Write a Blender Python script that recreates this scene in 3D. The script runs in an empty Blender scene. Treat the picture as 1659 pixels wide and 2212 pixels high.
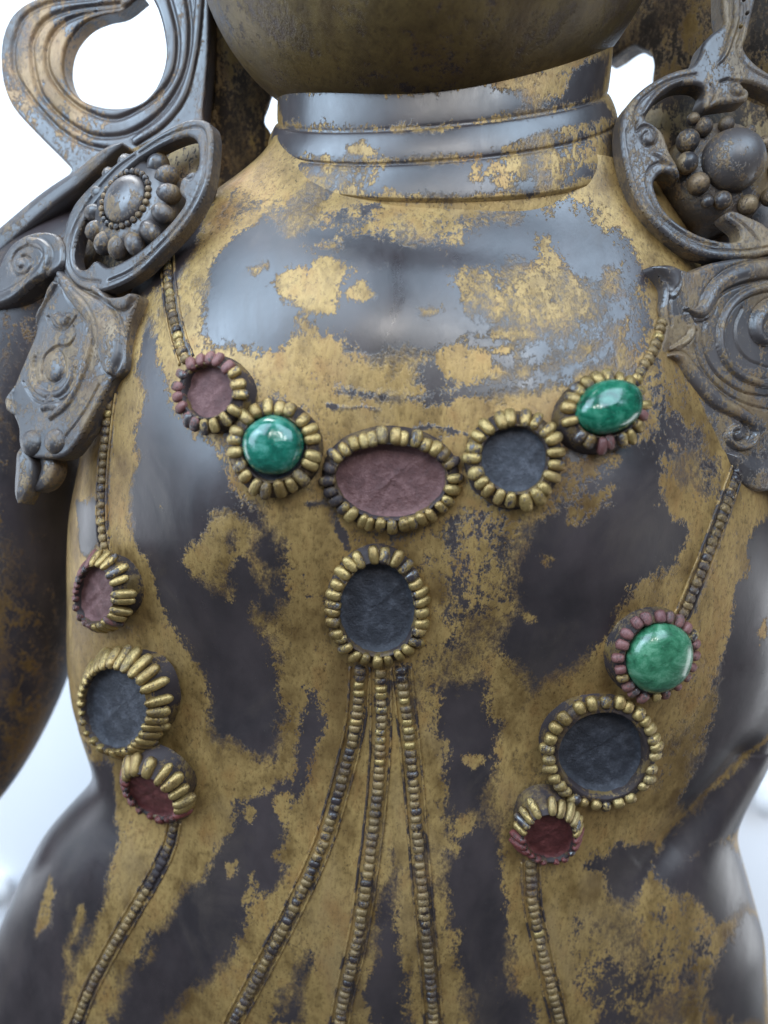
import bpy, bmesh, math, random
import numpy as np
from mathutils import Vector, Matrix
from mathutils.bvhtree import BVHTree

random.seed(7)
rng = np.random.default_rng(7)
SC = bpy.context.scene
COL = SC.collection

# ------------------------------------------------------------------ camera
S = 0.0001808                 # one working unit in metres (about 0.18 mm)
D = 1659.0                    # distance from the lens to the chest, working units
PITCH, ROLL = math.radians(12), math.radians(5.0)
FWD = Vector((0, math.cos(PITCH), -math.sin(PITCH)))
_r0 = Vector((1, 0, 0)); _u0 = Vector((0, math.sin(PITCH), math.cos(PITCH)))
RIGHT = _r0 * math.cos(ROLL) + _u0 * math.sin(ROLL)
UP = _u0 * math.cos(ROLL) - _r0 * math.sin(ROLL)
CAM = -FWD * D

cam = bpy.data.cameras.new('camera'); cam_o = bpy.data.objects.new('camera', cam); COL.objects.link(cam_o)
cam_o.matrix_world = Matrix((
    (RIGHT.x, UP.x, -FWD.x, CAM.x * S), (RIGHT.y, UP.y, -FWD.y, CAM.y * S),
    (RIGHT.z, UP.z, -FWD.z, CAM.z * S), (0, 0, 0, 1)))
cam.sensor_fit = 'HORIZONTAL'; cam.sensor_width = 36; cam.lens = 36
cam.clip_start = 0.01; cam.clip_end = 50
cam.dof.use_dof = True; cam.dof.focus_distance = (D + 50) * S; cam.dof.aperture_fstop = 6.0
SC.camera = cam_o

# ------------------------------------------------------------------ world and lamps (an indoor room: soft ceiling light, windows; hip and wall fills added)
W = bpy.data.worlds.new('World'); SC.world = W; W.use_nodes = True
bg = W.node_tree.nodes['Background']
bg.inputs[0].default_value = (0.80, 0.88, 1.0, 1); bg.inputs[1].default_value = 0.13

def area(name, loc, target, sx, sy, power, col=(1, 1, 1)):
    l = bpy.data.lights.new(name, 'AREA'); l.shape = 'RECTANGLE'; l.size = sx; l.size_y = sy
    l.energy = power; l.color = col
    o = bpy.data.objects.new(name, l); COL.objects.link(o)
    o.location = loc
    o.rotation_euler = (Vector(target) - Vector(loc)).to_track_quat('-Z', 'Y').to_euler()
    return o
for cx_, p_ in ((-0.80, 23), (0.62, 20)):
    area('ceiling_light', (cx_, -0.75, 1.05), (cx_*0.6, -0.1, 0.0), 0.95, 1.0, p_, (0.60, 0.79, 1.0))
area('window_light_left', (-1.15, -0.70, 0.50), (0, 0, 0), 0.8, 0.9, 17.0, (0.60, 0.79, 1.0))
area('hip_fill_right', (1.20, 0.16, -0.42), (0, 0.05, -0.15), 0.5, 0.6, 3.0, (0.92, 0.96, 1.0))  # lamp added for the pale sheen on the right hip and fold
area('hip_fill_left_rear', (-1.25, 0.22, -0.25), (0, 0.05, -0.1), 0.5, 0.8, 4.0, (0.85, 0.92, 1.0))  # lamp added for the pale rim along the left hip
for wx, wz in ((-0.10, 0.62), (0.12, 0.70), (0.30, 0.62)):
    area('window_light_front', (wx, -0.95, wz), (0, 0, 0), 0.05, 0.16, 1.2, (1.0, 0.97, 0.93))
area('wall_fill', (-0.45, 0.30, 0.85), (-0.15, 0.62, 0.0), 0.9, 0.2, 8.0, (0.95, 0.98, 1.0))  # lamps added out of view to brighten the wall
area('wall_fill', (-0.95, 0.30, -0.35), (-0.85, 0.62, -0.2), 0.5, 0.8, 3.2, (0.88, 0.93, 1.0))
area('wall_fill', (0.95, 0.30, -0.25), (0.85, 0.62, -0.2), 0.5, 0.8, 3.2, (0.88, 0.93, 1.0))

SC.view_settings.view_transform = 'Standard'; SC.view_settings.look = 'None'
SC.view_settings.exposure = 0.0; SC.view_settings.gamma = 1.0
SC.render.engine = 'CYCLES'
SC.cycles.use_denoising = True
SC.cycles.max_bounces = 6

# ------------------------------------------------------------------ helpers
def ray(px, py):
    return FWD + RIGHT * ((px - 829.5) / D) + UP * ((1106.0 - py) / D)
def at_y(px, py, Y):
    d = ray(px, py); return CAM + d * ((Y - CAM.y) / d.y)
def on_plane(px, py, P0, n):
    d = ray(px, py); return CAM + d * ((P0 - CAM).dot(n) / d.dot(n))

def put_mesh(name, verts, faces, mat, parent=None, smooth=True):
    me = bpy.data.meshes.new(name)
    me.from_pydata([(v[0] * S, v[1] * S, v[2] * S) for v in verts], [], faces)
    me.update()
    if smooth: me.polygons.foreach_set('use_smooth', [True] * len(me.polygons))
    me.materials.append(mat)
    o = bpy.data.objects.new(name, me); COL.objects.link(o)
    if parent is not None: adopt(o, parent)
    return o
BASE = {}
def adopt(o, p):
    o.parent = p
    o.matrix_parent_inverse = BASE.get('inv', Matrix()) if p is BASE.get('root') else Matrix()
    if p is not BASE.get('root'):
        o.matrix_parent_inverse = BASE[p.name + '_inv'] if p.name + '_inv' in BASE else Matrix()

class MB:
    """collects verts and faces"""
    def __init__(s): s.v = []; s.f = []
    def grid(s, rows, close_u=True, cap0=False, cap1=False):
        b = len(s.v); n = len(rows[0])
        for r in rows: s.v.extend([tuple(p) for p in r])
        for i in range(len(rows) - 1):
            for j in range(n if close_u else n - 1):
                k = (j + 1) % n
                s.f.append((b + i*n + j, b + i*n + k, b + (i+1)*n + k, b + (i+1)*n + j))
        if cap0: s.f.append(tuple(b + j for j in range(n))[::-1])
        if cap1: s.f.append(tuple(b + (len(rows)-1)*n + j for j in range(n)))
    def ball(s, c, ax, ay, az, nu=12, nv=8):
        c = Vector(c)
        rows = []
        for i in range(nv + 1):
            t = math.pi * i / nv
            st = max(math.sin(t), 1e-3)
            rows.append([c + ax * (st * math.cos(2*math.pi*j/nu)) + ay * (st * math.sin(2*math.pi*j/nu)) + az * math.cos(t) for j in range(nu)])
        s.grid(rows)
    def build(s, name, mat, parent=None, smooth=True): return put_mesh(name, s.v, s.f, mat, parent, smooth)

def catmull(pts, n=8):
    P = [np.array(p, float) for p in pts]
    P = [2*P[0]-P[1]] + P + [2*P[-1]-P[-2]]
    out = []
    for i in range(1, len(P) - 2):
        for k in range(n):
            t = k / n
            out.append(0.5*((2*P[i]) + (-P[i-1]+P[i+1])*t + (2*P[i-1]-5*P[i]+4*P[i+1]-P[i+2])*t*t + (-P[i-1]+3*P[i]-3*P[i+1]+P[i+2])*t**3))
    out.append(P[-2]); return out

# ------------------------------------------------------------------ materials
def _n(nt, t, **k):
    n = nt.nodes.new(t)
    for a, b in k.items(): setattr(n, a, b)
    return n
def _math(nt, op, a, b=None, clamp=False):
    n = _n(nt, 'ShaderNodeMath', operation=op, use_clamp=clamp)
    for i, x in enumerate((a, b)):
        if x is None: continue
        if isinstance(x, (int, float)): n.inputs[i].default_value = x
        else: nt.links.new(x, n.inputs[i])
    return n.outputs[0]
def _noise(nt, vec, scale, detail=4, rough=0.55, dist=0.0):
    n = _n(nt, 'ShaderNodeTexNoise'); n.inputs['Scale'].default_value = scale
    n.inputs['Detail'].default_value = detail; n.inputs['Roughness'].default_value = rough
    n.inputs['Distortion'].default_value = dist
    nt.links.new(vec, n.inputs['Vector']); return n.outputs['Fac']
def _ramp(nt, fac, stops):
    r = _n(nt, 'ShaderNodeValToRGB'); cr = r.color_ramp
    while len(cr.elements) < len(stops): cr.elements.new(0.5)
    for e, (p, c) in zip(cr.elements, stops):
        e.position = p; e.color = tuple(c) + (1,) if len(c) == 3 else c
    nt.links.new(fac, r.inputs[0]); return r.outputs[0]
def _mix(nt, fac, a, b):
    m = _n(nt, 'ShaderNodeMix', data_type='RGBA')
    for s, x in ((0, fac), (6, a), (7, b)):
        if isinstance(x, (int, float)): m.inputs[s].default_value = x
        elif isinstance(x, tuple): m.inputs[s].default_value = x + (1,) if len(x) == 3 else x
        else: nt.links.new(x, m.inputs[s])
    return m.outputs[2]

GOLD_A, GOLD_B, GOLD_C = (0.172, 0.098, 0.031), (0.398, 0.252, 0.090), (0.318, 0.170, 0.056)
DARK_A, DARK_B = (0.020, 0.014, 0.015), (0.048, 0.034, 0.034)

def worn(name, bias=0.0, attr=None, big=55.0, big_amp=1.0, per_object=0.0, gold=(GOLD_A, GOLD_B, GOLD_C), dark=(DARK_A, DARK_B),
         rough_gold=0.42, rough_dark=0.325, bump=0.36, metal=0.34, ior=1.82, mottle=0.85, fine=1.0):
    """dark lacquer with what is left of its gilding"""
    m = bpy.data.materials.new(name); m.use_nodes = True
    nt = m.node_tree; b = nt.nodes['Principled BSDF']
    geo = _n(nt, 'ShaderNodeNewGeometry'); mp = _n(nt, 'ShaderNodeMapping')
    mp.inputs['Scale'].default_value = (1, 1, 0.62)
    nt.links.new(geo.outputs['Position'], mp.inputs['Vector']); v = mp.outputs[0]
    n_mid = _noise(nt, v, 120*fine, 9, 0.68, 0.35)
    n_fine = _noise(nt, v, 620*fine, 5, 0.7)
    n_pit = _noise(nt, v, 1500, 2, 0.5)
    if attr:
        a = _n(nt, 'ShaderNodeAttribute', attribute_name=attr); f = a.outputs['Fac']
    else:
        f = _math(nt, 'ADD', _math(nt, 'MULTIPLY', _math(nt, 'SUBTRACT', _noise(nt, v, big, 3, 0.5), 0.5), 4.0 * big_amp), bias)
    if per_object:
        oi = _n(nt, 'ShaderNodeObjectInfo')
        f = _math(nt, 'ADD', f, _math(nt, 'MULTIPLY', _math(nt, 'SUBTRACT', oi.outputs['Random'], 0.5), per_object))
    f = _math(nt, 'ADD', f, _math(nt, 'MULTIPLY', _math(nt, 'SUBTRACT', n_mid, 0.5), 4.2))
    f = _math(nt, 'ADD', f, _math(nt, 'MULTIPLY', _math(nt, 'SUBTRACT', n_fine, 0.5), 3.2))
    f = _math(nt, 'ADD', f, _math(nt, 'MULTIPLY', _math(nt, 'SUBTRACT', n_pit, 0.5), 1.6))
    sharp = _ramp(nt, _noise(nt, v, 34, 2), [(0.42, (0.55,)*3), (0.64, (4.0,)*3)])
    mask = _math(nt, 'ADD', _math(nt, 'MULTIPLY', f, sharp), 0.5, clamp=True)
    scr = _n(nt, 'ShaderNodeMapping'); scr.inputs['Rotation'].default_value = (0.2, 0.7, 0.3); scr.inputs['Scale'].default_value = (1, 1, 0.05)
    nt.links.new(geo.outputs['Position'], scr.inputs[0])
    scratch = _noise(nt, scr.outputs[0], 1500, 2, 0.5)
    smudge = _noise(nt, v, 28, 6, 0.65, 0.8)
    gcol = _ramp(nt, _noise(nt, v, 75, 5, 0.6), [(0.32, gold[0]), (0.52, gold[1]), (0.72, gold[2])])
    gcol = _mix(nt, _ramp(nt, n_fine, [(0.30, (0.65,)*3), (0.5, (0.0,)*3)]), gcol, (gold[0][0]*0.45, gold[0][1]*0.42, gold[0][2]*0.45))
    pits = _math(nt, 'MULTIPLY', _ramp(nt, _noise(nt, v, 1050, 3, 0.6, 0.5), [(0.60, (0,)*3), (0.67, (1,)*3)]), _ramp(nt, _noise(nt, v, 45, 3), [(0.36, (0.15,)*3), (0.62, (1,)*3)]))
    gcol = _mix(nt, _math(nt, 'MULTIPLY', pits, 0.8), gcol, (0.035, 0.022, 0.014))
    var = _noise(nt, v, 21, 4, 0.6, 0.6)
    gcol = _mix(nt, _math(nt, 'MULTIPLY', _ramp(nt, var, [(0.50, (0,)*3), (0.68, (1,)*3)]), 0.75*mottle), gcol, (gold[0][0]*0.55, gold[0][1]*0.48, gold[0][2]*0.5))
    gcol = _mix(nt, _math(nt, 'MULTIPLY', _ramp(nt, var, [(0.32, (1,)*3), (0.47, (0,)*3)]), 0.45*mottle), gcol, (gold[1][0]*0.80, gold[1][1]*0.86, gold[1][2]*1.25))
    streak = _n(nt, 'ShaderNodeMapping'); streak.inputs['Scale'].default_value = (1, 1, 0.12); nt.links.new(geo.outputs['Position'], streak.inputs[0])
    gcol = _mix(nt, _math(nt, 'MULTIPLY', _ramp(nt, _noise(nt, streak.outputs[0], 900, 3, 0.6), [(0.42, (1,)*3), (0.56, (0,)*3)]), 0.12), gcol, (gold[0][0]*0.5, gold[0][1]*0.45, gold[0][2]*0.45))
    # thin gilding at its edges shows a redder ground
    edge = _ramp(nt, f, [(0.0, (1,)*3), (0.35, (0,)*3)])
    gcol = _mix(nt, _math(nt, 'MULTIPLY', edge, 0.35), gcol, (0.16, 0.085, 0.045))
    dcol = _ramp(nt, _noise(nt, v, 38, 4, 0.6), [(0.35, dark[0]), (0.68, dark[1])])
    dcol = _mix(nt, _ramp(nt, smudge, [(0.52, (0,)*3), (0.70, (0.6,)*3)]), dcol, (0.060, 0.040, 0.030))
    dust = _ramp(nt, _noise(nt, v, 1700, 2, 0.5), [(0.74, (0,)*3), (0.78, (0.5,)*3)])
    dcol = _mix(nt, dust, dcol, (0.16, 0.14, 0.12))
    col = _mix(nt, mask, dcol, gcol)
    nt.links.new(col, b.inputs['Base Color'])
    nt.links.new(_math(nt, 'MULTIPLY', mask, metal), b.inputs['Metallic'])
    nt.links.new(_math(nt, 'SUBTRACT', ior, _math(nt, 'MULTIPLY', mask, ior - 1.5)), b.inputs['IOR'])
    rd = _math(nt, 'ADD', _math(nt, 'MULTIPLY', _math(nt, 'ADD', _math(nt, 'MULTIPLY', smudge, 0.9), _math(nt, 'MULTIPLY', n_fine, 0.15)), 0.62), rough_dark - 0.28)
    rg = _math(nt, 'ADD', _math(nt, 'MULTIPLY', n_fine, 0.25), rough_gold - 0.12)
    r = _math(nt, 'ADD', _math(nt, 'MULTIPLY', mask, rg), _math(nt, 'MULTIPLY', _math(nt, 'SUBTRACT', 1.0, mask), rd))
    nt.links.new(r, b.inputs['Roughness'])
    h = _math(nt, 'ADD', _math(nt, 'MULTIPLY', mask, 0.5), _math(nt, 'ADD', _math(nt, 'MULTIPLY', _math(nt, 'MULTIPLY', n_fine, mask), 0.9), _math(nt, 'ADD', _math(nt, 'MULTIPLY', n_mid, 0.40), _math(nt, 'MULTIPLY', scratch, 0.04))))
    bp = _n(nt, 'ShaderNodeBump'); bp.inputs['Strength'].default_value = bump; bp.inputs['Distance'].default_value = 0.0006
    nt.links.new(h, bp.inputs['Height']); nt.links.new(bp.outputs[0], b.inputs['Normal'])
    return m

def bedmat(name, c1, c2, rough=0.62):
    m = bpy.data.materials.new(name); m.use_nodes = True; nt = m.node_tree; b = nt.nodes['Principled BSDF']
    geo = _n(nt, 'ShaderNodeNewGeometry'); v = geo.outputs['Position']
    n1 = _noise(nt, v, 190, 8, 0.75); n2 = _noise(nt, v, 800, 5, 0.7)
    c = _ramp(nt, n1, [(0.34, tuple(x*0.7 for x in c1)), (0.5, c1), (0.66, c2)])
    c = _mix(nt, _ramp(nt, n2, [(0.60, (0,)*3), (0.74, (0.35,)*3)]), c, tuple(min(1, x * 2.2 + 0.03) for x in c2))
    c = _mix(nt, _ramp(nt, n2, [(0.22, (0.6,)*3), (0.4, (0,)*3)]), c, tuple(x * 0.4 for x in c1))
    nt.links.new(c, b.inputs['Base Color']); b.inputs['Roughness'].default_value = rough
    bp = _n(nt, 'ShaderNodeBump'); bp.inputs['Strength'].default_value = 0.8; bp.inputs['Distance'].default_value = 0.0009
    nt.links.new(n2, bp.inputs['Height']); nt.links.new(bp.outputs[0], b.inputs['Normal'])
    return m

def stone(name, c1, c2, c3, rough, seed):
    m = bpy.data.materials.new(name); m.use_nodes = True; nt = m.node_tree; b = nt.nodes['Principled BSDF']
    geo = _n(nt, 'ShaderNodeNewGeometry'); mp = _n(nt, 'ShaderNodeMapping')
    mp.inputs['Location'].default_value = (seed, seed * 2.3, 0); mp.inputs['Rotation'].default_value = (0.4, 0.9 + seed, 0.3)
    mp.inputs['Scale'].default_value = (1, 1, 1.5)
    nt.links.new(geo.outputs['Position'], mp.inputs[0]); v = mp.outputs[0]
    n1 = _noise(nt, v, 110, 8, 0.72, 0.5); n2 = _noise(nt, v, 420, 6, 0.75, 0.3)
    c = _ramp(nt, n1, [(0.36, c1), (0.50, c2), (0.66, c3)])
    c = _mix(nt, _ramp(nt, n2, [(0.58, (0,)*3), (0.70, (0.45,)*3)]), c, tuple(min(1, x + 0.06) for x in c3))
    c = _mix(nt, _ramp(nt, n2, [(0.30, (0.55,)*3), (0.42, (0,)*3)]), c, tuple(x * 0.45 for x in c1))
    nt.links.new(c, b.inputs['Base Color']); b.inputs['Roughness'].default_value = rough
    b.inputs['Coat Weight'].default_value = 0.5; b.inputs['Coat Roughness'].default_value = rough * 0.5
    b.inputs['Subsurface Weight'].default_value = 0.12; b.inputs['Subsurface Radius'].default_value = (0.001, 0.003, 0.002)
    b.inputs['Subsurface Scale'].default_value = 0.5
    bp = _n(nt, 'ShaderNodeBump'); bp.inputs['Strength'].default_value = 0.18; bp.inputs['Distance'].default_value = 0.0010
    nt.links.new(n1, bp.inputs['Height']); nt.links.new(bp.outputs[0], b.inputs['Normal'])
    return m

def plain(name, c, rough):
    m = bpy.data.materials.new(name); m.use_nodes = True; nt = m.node_tree; b = nt.nodes['Principled BSDF']
    geo = _n(nt, 'ShaderNodeNewGeometry')
    c_ = _ramp(nt, _noise(nt, geo.outputs['Position'], 6, 3), [(0.3, tuple(x * 0.96 for x in c)), (0.7, c)])
    nt.links.new(c_, b.inputs['Base Color']); b.inputs['Roughness'].default_value = rough
    return m

M = {}
M['torso'] = worn('torso_gilding', attr='gilt')
M['neck'] = worn('neck_gilding', attr='gilt', rough_dark=0.34)
M['head'] = worn('head_gilding', bias=0.75, big=18, fine=0.55, ior=1.5, metal=0.15, gold=((0.075, 0.046, 0.016), (0.140, 0.092, 0.031), (0.100, 0.060, 0.021)))
M['arm'] = worn('arm_gilding', bias=-0.35, rough_dark=0.42, ior=1.5, big=24, big_amp=1.3, gold=((0.11, 0.058, 0.019), (0.17, 0.095, 0.031), (0.12, 0.06, 0.021)))
M['hair'] = worn('hair_gilding', ior=1.4, bias=-0.15, big=34, metal=0.15, dark=((0.012, 0.008, 0.005), (0.032, 0.020, 0.012)), gold=((0.12, 0.07, 0.02), (0.22, 0.14, 0.045), (0.13, 0.07, 0.025)), rough_dark=0.6)
M['ornament'] = worn('ornament_gilding', bump=0.45, bias=-0.55, big=60, ior=1.85, fine=1.3, metal=0.1, gold=((0.13, 0.088, 0.046), (0.24, 0.165, 0.090), (0.19, 0.118, 0.062)), dark=((0.028, 0.023, 0.024), (0.070, 0.056, 0.054)), rough_dark=0.38)
M['ornament_gilt'] = worn('ornament_more_gilding', bump=0.45, bias=-0.05, big=60, ior=1.85, fine=1.3, metal=0.1, gold=((0.13, 0.088, 0.046), (0.24, 0.165, 0.090), (0.19, 0.118, 0.062)), dark=((0.028, 0.023, 0.024), (0.070, 0.056, 0.054)), rough_dark=0.38)
M['ball'] = worn('ball_gilding', bias=0.1, big=90, bump=0.5, ior=1.6, fine=1.5, gold=((0.13, 0.085, 0.045), (0.24, 0.165, 0.09), (0.18, 0.11, 0.055)), dark=((0.020, 0.017, 0.018), (0.048, 0.038, 0.037)))
M['scroll'] = worn('scroll_gilding', bias=-0.45, big=32, big_amp=1.3, gold=((0.20, 0.12, 0.05), (0.32, 0.20, 0.10), (0.27, 0.15, 0.07)))
M['strand'] = worn('strand_ground', metal=0.3, bias=0.1, ior=1.5, big=120, rough_dark=0.5)
M['cup'] = worn('setting_ground', metal=0.2, bias=-0.3, big=170, rough_dark=0.6, ior=1.4, gold=((0.10, 0.062, 0.022), (0.19, 0.125, 0.045), (0.14, 0.08, 0.03)))
BG = ((0.21, 0.130, 0.042), (0.46, 0.325, 0.125), (0.34, 0.205, 0.075))
CG = ((0.12, 0.075, 0.030), (0.27, 0.180, 0.078), (0.20, 0.115, 0.046))
M['cord'] = worn('cord_gilding', fine=2.0, bump=0.5, bias=0.55, big=160, per_object=0.8, gold=CG, rough_gold=0.42, metal=0.35, ior=1.5)
M['cord_worn'] = worn('cord_worn_gilding', fine=2.0, bump=0.5, bias=0.0, big=160, per_object=1.0, gold=CG, rough_gold=0.42, metal=0.35, ior=1.6)
M['bead_gold'] = worn('bead_gilding', fine=2.0, bump=0.5, bias=0.85, big=220, per_object=1.2, gold=BG, rough_gold=0.34, metal=0.6, mottle=0.6)
M['bead_worn'] = worn('bead_worn_gilding', fine=2.0, bump=0.5, bias=0.3, big=200, per_object=1.1, gold=BG, rough_gold=0.38, rough_dark=0.28, metal=0.4)
M['bead_dark'] = worn('bead_dark_lacquer', fine=2.0, bump=0.5, bias=-0.2, big=200, per_object=1.4, gold=BG, rough_gold=0.38, rough_dark=0.30, metal=0.4)
M['bead_red'] = worn('bead_red_paint', fine=2.0, bump=0.5, bias=0.7, big=200, per_object=1.0, gold=((0.12, 0.026, 0.022), (0.20, 0.052, 0.045), (0.15, 0.035, 0.03)), metal=0.0, rough_gold=0.5)
M['bead_pink'] = worn('bead_pink_paint', fine=2.0, bump=0.5, bias=0.6, big=200, per_object=1.6, gold=((0.15, 0.055, 0.048), (0.22, 0.095, 0.085), (0.18, 0.07, 0.06)), metal=0.0, rough_gold=0.5)
M['pink'] = bedmat('faded_pink_bed', (0.135, 0.060, 0.056), (0.215, 0.108, 0.100))
M['red'] = bedmat('dull_red_bed', (0.110, 0.024, 0.022), (0.19, 0.050, 0.044))
M['blue'] = bedmat('dark_slate_bed', (0.034, 0.034, 0.042), (0.080, 0.080, 0.094))
M['gem_a'] = stone('green_stone_polished', (0.003, 0.060, 0.040), (0.010, 0.130, 0.085), (0.09, 0.27, 0.21), 0.07, 1.0)
M['gem_b'] = stone('green_stone_deep', (0.002, 0.038, 0.022), (0.005, 0.115, 0.062), (0.06, 0.24, 0.15), 0.12, 2.0)
M['gem_c'] = stone('green_stone_dull', (0.014, 0.080, 0.038), (0.040, 0.170, 0.085), (0.14, 0.31, 0.19), 0.24, 3.1)
M['wall'] = plain('white_paint', (0.80, 0.82, 0.86), 0.8)
M['knob'] = plain('white_gloss_paint', (0.85, 0.86, 0.88), 0.4)

# ------------------------------------------------------------------ the statue's root and the wall behind
root = bpy.data.objects.new('statue', None); COL.objects.link(root)
root.location = (0, 330 * S, -1700 * S); root.empty_display_size = 0.05
root['label'] = 'gilded dark lacquer statue torso with jewelled bead necklaces and ornate shoulder ornaments'
root['category'] = 'statue'
BASE['root'] = root; BASE['inv'] = Matrix.Translation(-root.location)

wm = MB(); YW = 3300
wm.grid([[(-9000, YW, -5000), (9000, YW, -5000), (9000, YW + 60, -5000), (-9000, YW + 60, -5000)],
         [(-9000, YW, 6000), (9000, YW, 6000), (9000, YW + 60, 6000), (-9000, YW + 60, 6000)]], cap0=True, cap1=True)
wall = wm.build('wall', M['wall'], smooth=False); wall['kind'] = 'structure'
wall['label'] = 'plain white wall behind the statue'

# ------------------------------------------------------------------ torso
YS = 330.0
cL = [(602, 300), (560, 348), (490, 402), (420, 450), (350, 540), (290, 640), (250, 740), (215, 850), (186, 1000), (164, 1100), (158, 1200), (158, 1300),
      (156, 1400), (165, 1500), (190, 1580), (216, 1650), (200, 1690), (165, 1725), (100, 1795), (45, 1900), (0, 2010), (-40, 2212), (-60, 2500), (-60, 2800)]
cR = [(1298, 255), (1345, 330), (1413, 398), (1475, 485), (1510, 600), (1545, 750), (1590, 900), (1635, 1020), (1660, 1100), (1685, 1250), (1700, 1400), (1688, 1500), (1655, 1600),
      (1605, 1700), (1578, 1760), (1582, 1800), (1600, 1860), (1640, 2000), (1652, 2212), (1650, 2500), (1640, 2800)]
def curve(pts):
    q = [at_y(x, y, YS) for x, y in pts]
    z = np.array([p.z for p in q]); x = np.array([p.x for p in q]); o = np.argsort(z); return z[o], x[o]
zl, xl = curve(cL); zr, xr = curve(cR)
front = [(300, 175), (380, 150), (440, 120), (550, 52), (700, -8), (850, -42), (1000, -55), (1200, -48), (1400, -20), (1600, 12), (1750, 26), (1900, 18), (2100, 4), (2400, 0), (2800, 0)]
qf = [at_y(860, y, f) for y, f in front]
zf = np.array([p.z for p in qf])[::-1]; yf = np.array([f for _, f in front])[::-1]
def smooth1(a, k):
    ker = np.hanning(2*k+3)[1:-1]; ker /= ker.sum()
    return np.convolve(np.pad(a, k, mode='edge'), ker, 'valid')
NR = 640
ztop = min(zl.max(), zr.max()) - 5; zbot = -2100.0
Zr = np.linspace(ztop, zbot, NR)
XL = smooth1(np.interp(Zr, zl, xl), 17); XR = smooth1(np.interp(Zr, zr, xr), 15); YF = smooth1(np.interp(Zr, zf, yf), 22)
th = np.concatenate([np.linspace(-0.12, math.pi + 0.12, 480), np.linspace(math.pi + 0.17, 2*math.pi - 0.17, 70)])
NT = len(th); NEXP = 2.25
c_, s_ = np.cos(th), np.sin(th)
cc = np.sign(c_) * np.abs(c_) ** (2/NEXP); ss = np.sign(s_) * np.abs(s_) ** (2/NEXP)
CXr = (XL + XR) / 2; Ar = (XR - XL) / 2
TX = CXr[:, None] + Ar[:, None] * cc[None]
Bf = (YS - YF)[:, None]
TY = np.where(ss[None] > 0, YS - Bf * ss[None], YS - 330 * ss[None])
TZ = np.repeat(Zr[:, None], NT, 1)
def bump(px, py, sx, sz, h, rot=0.0):
    p = at_y(px, py, -20); dx = TX - p.x; dz = TZ - p.z
    u = dx*math.cos(rot) + dz*math.sin(rot); w = -dx*math.sin(rot) + dz*math.cos(rot)
    return h * np.exp(-(u/sx)**2 - (w/sz)**2) * np.clip(ss[None] * 3, 0, 1)
bul = bump(500, 1090, 200, 250, 58) + bump(1250, 1090, 220, 250, 54) + bump(850, 1930, 330, 300, 34) + bump(880, 640, 380, 190, 14)
bul -= bump(835, 1450, 90, 380, 16) + bump(520, 1560, 150, 120, 14) + bump(1080, 1580, 150, 120, 12) + bump(900, 520, 260, 40, 6)
bul += bump(1340, 1500, 200, 180, 16)
TY -= bul
def crease(pts, w, A, below):
    q = [at_y(x, y, 60) for x, y in pts]
    best = np.full(TX.shape, 1e9); tt = np.zeros(TX.shape); sgn = np.zeros(TX.shape)
    for i, (a, b) in enumerate(zip(q[:-1], q[1:])):
        ex, ez = b.x - a.x, b.z - a.z; L = ex*ex + ez*ez
        t = np.clip(((TX - a.x)*ex + (TZ - a.z)*ez)/L, 0, 1)
        dx, dz = TX - a.x - t*ex, TZ - a.z - t*ez; d = np.hypot(dx, dz); m = d < best
        best = np.where(m, d, best); tt = np.where(m, (i + t)/(len(q) - 1), tt); sgn = np.where(m, np.sign(dz), sgn)
    fade = np.clip((1 - tt)*2.2, 0, 1)
    fr = np.clip(ss[None]*2.5, 0, 1)
    return fr*fade*(A*np.exp(-(best/w)**2) - below*np.exp(-((best - 2.2*w)/(1.5*w))**2)*(sgn < 0))
TY += crease([(1640, 1690), (1560, 1775), (1480, 1845), (1400, 1905), (1320, 1940)], 62, 40, 9)
TY += crease([(200, 1665), (250, 1735), (300, 1800), (360, 1850)], 50, 10, 4)
# hand-made unevenness
for _ in range(60):
    kx, kz, ph = rng.normal(0, 0.010), rng.normal(0, 0.008), rng.uniform(0, 6.28)
    TY += 0.55 * np.sin(kx*TX + kz*TZ + ph) * np.clip(ss[None]*3, 0, 1)
tv = np.stack([TX, TY, TZ], -1).reshape(-1, 3)
tf = []
ii = np.arange(NR - 1)[:, None] * NT; jj = np.arange(NT)[None]; kk = (jj + 1) % NT
tf = np.stack([ii + jj, ii + NT + jj, ii + NT + kk, ii + kk], -1).reshape(-1, 4).tolist()
TF = tf
bvh = BVHTree.FromPolygons([Vector(v) for v in tv], TF)

def hit(px, py):
    loc, nrm, idx, dist = bvh.ray_cast(CAM, ray(px, py).normalized())
    if loc is None: return None
    if nrm.dot(ray(px, py)) > 0: nrm = -nrm
    return loc, nrm, idx
def uv_of(px, py):
    """surface coordinates (unrolled width, height) of the point seen there"""
    h = hit(px, py)
    if h is None:
        # beyond the outline: just round the edge of the body
        st = 6 if px < 829 else -6; x = px
        for _ in range(60):
            x += st; h = hit(x, py)
            if h: return (th[h[2] % NT]*800.0 + (150 if st > 0 else -150), h[0].z)
        return None
    j = h[2] % NT
    return (th[j] * 800.0, h[0].z)

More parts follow.
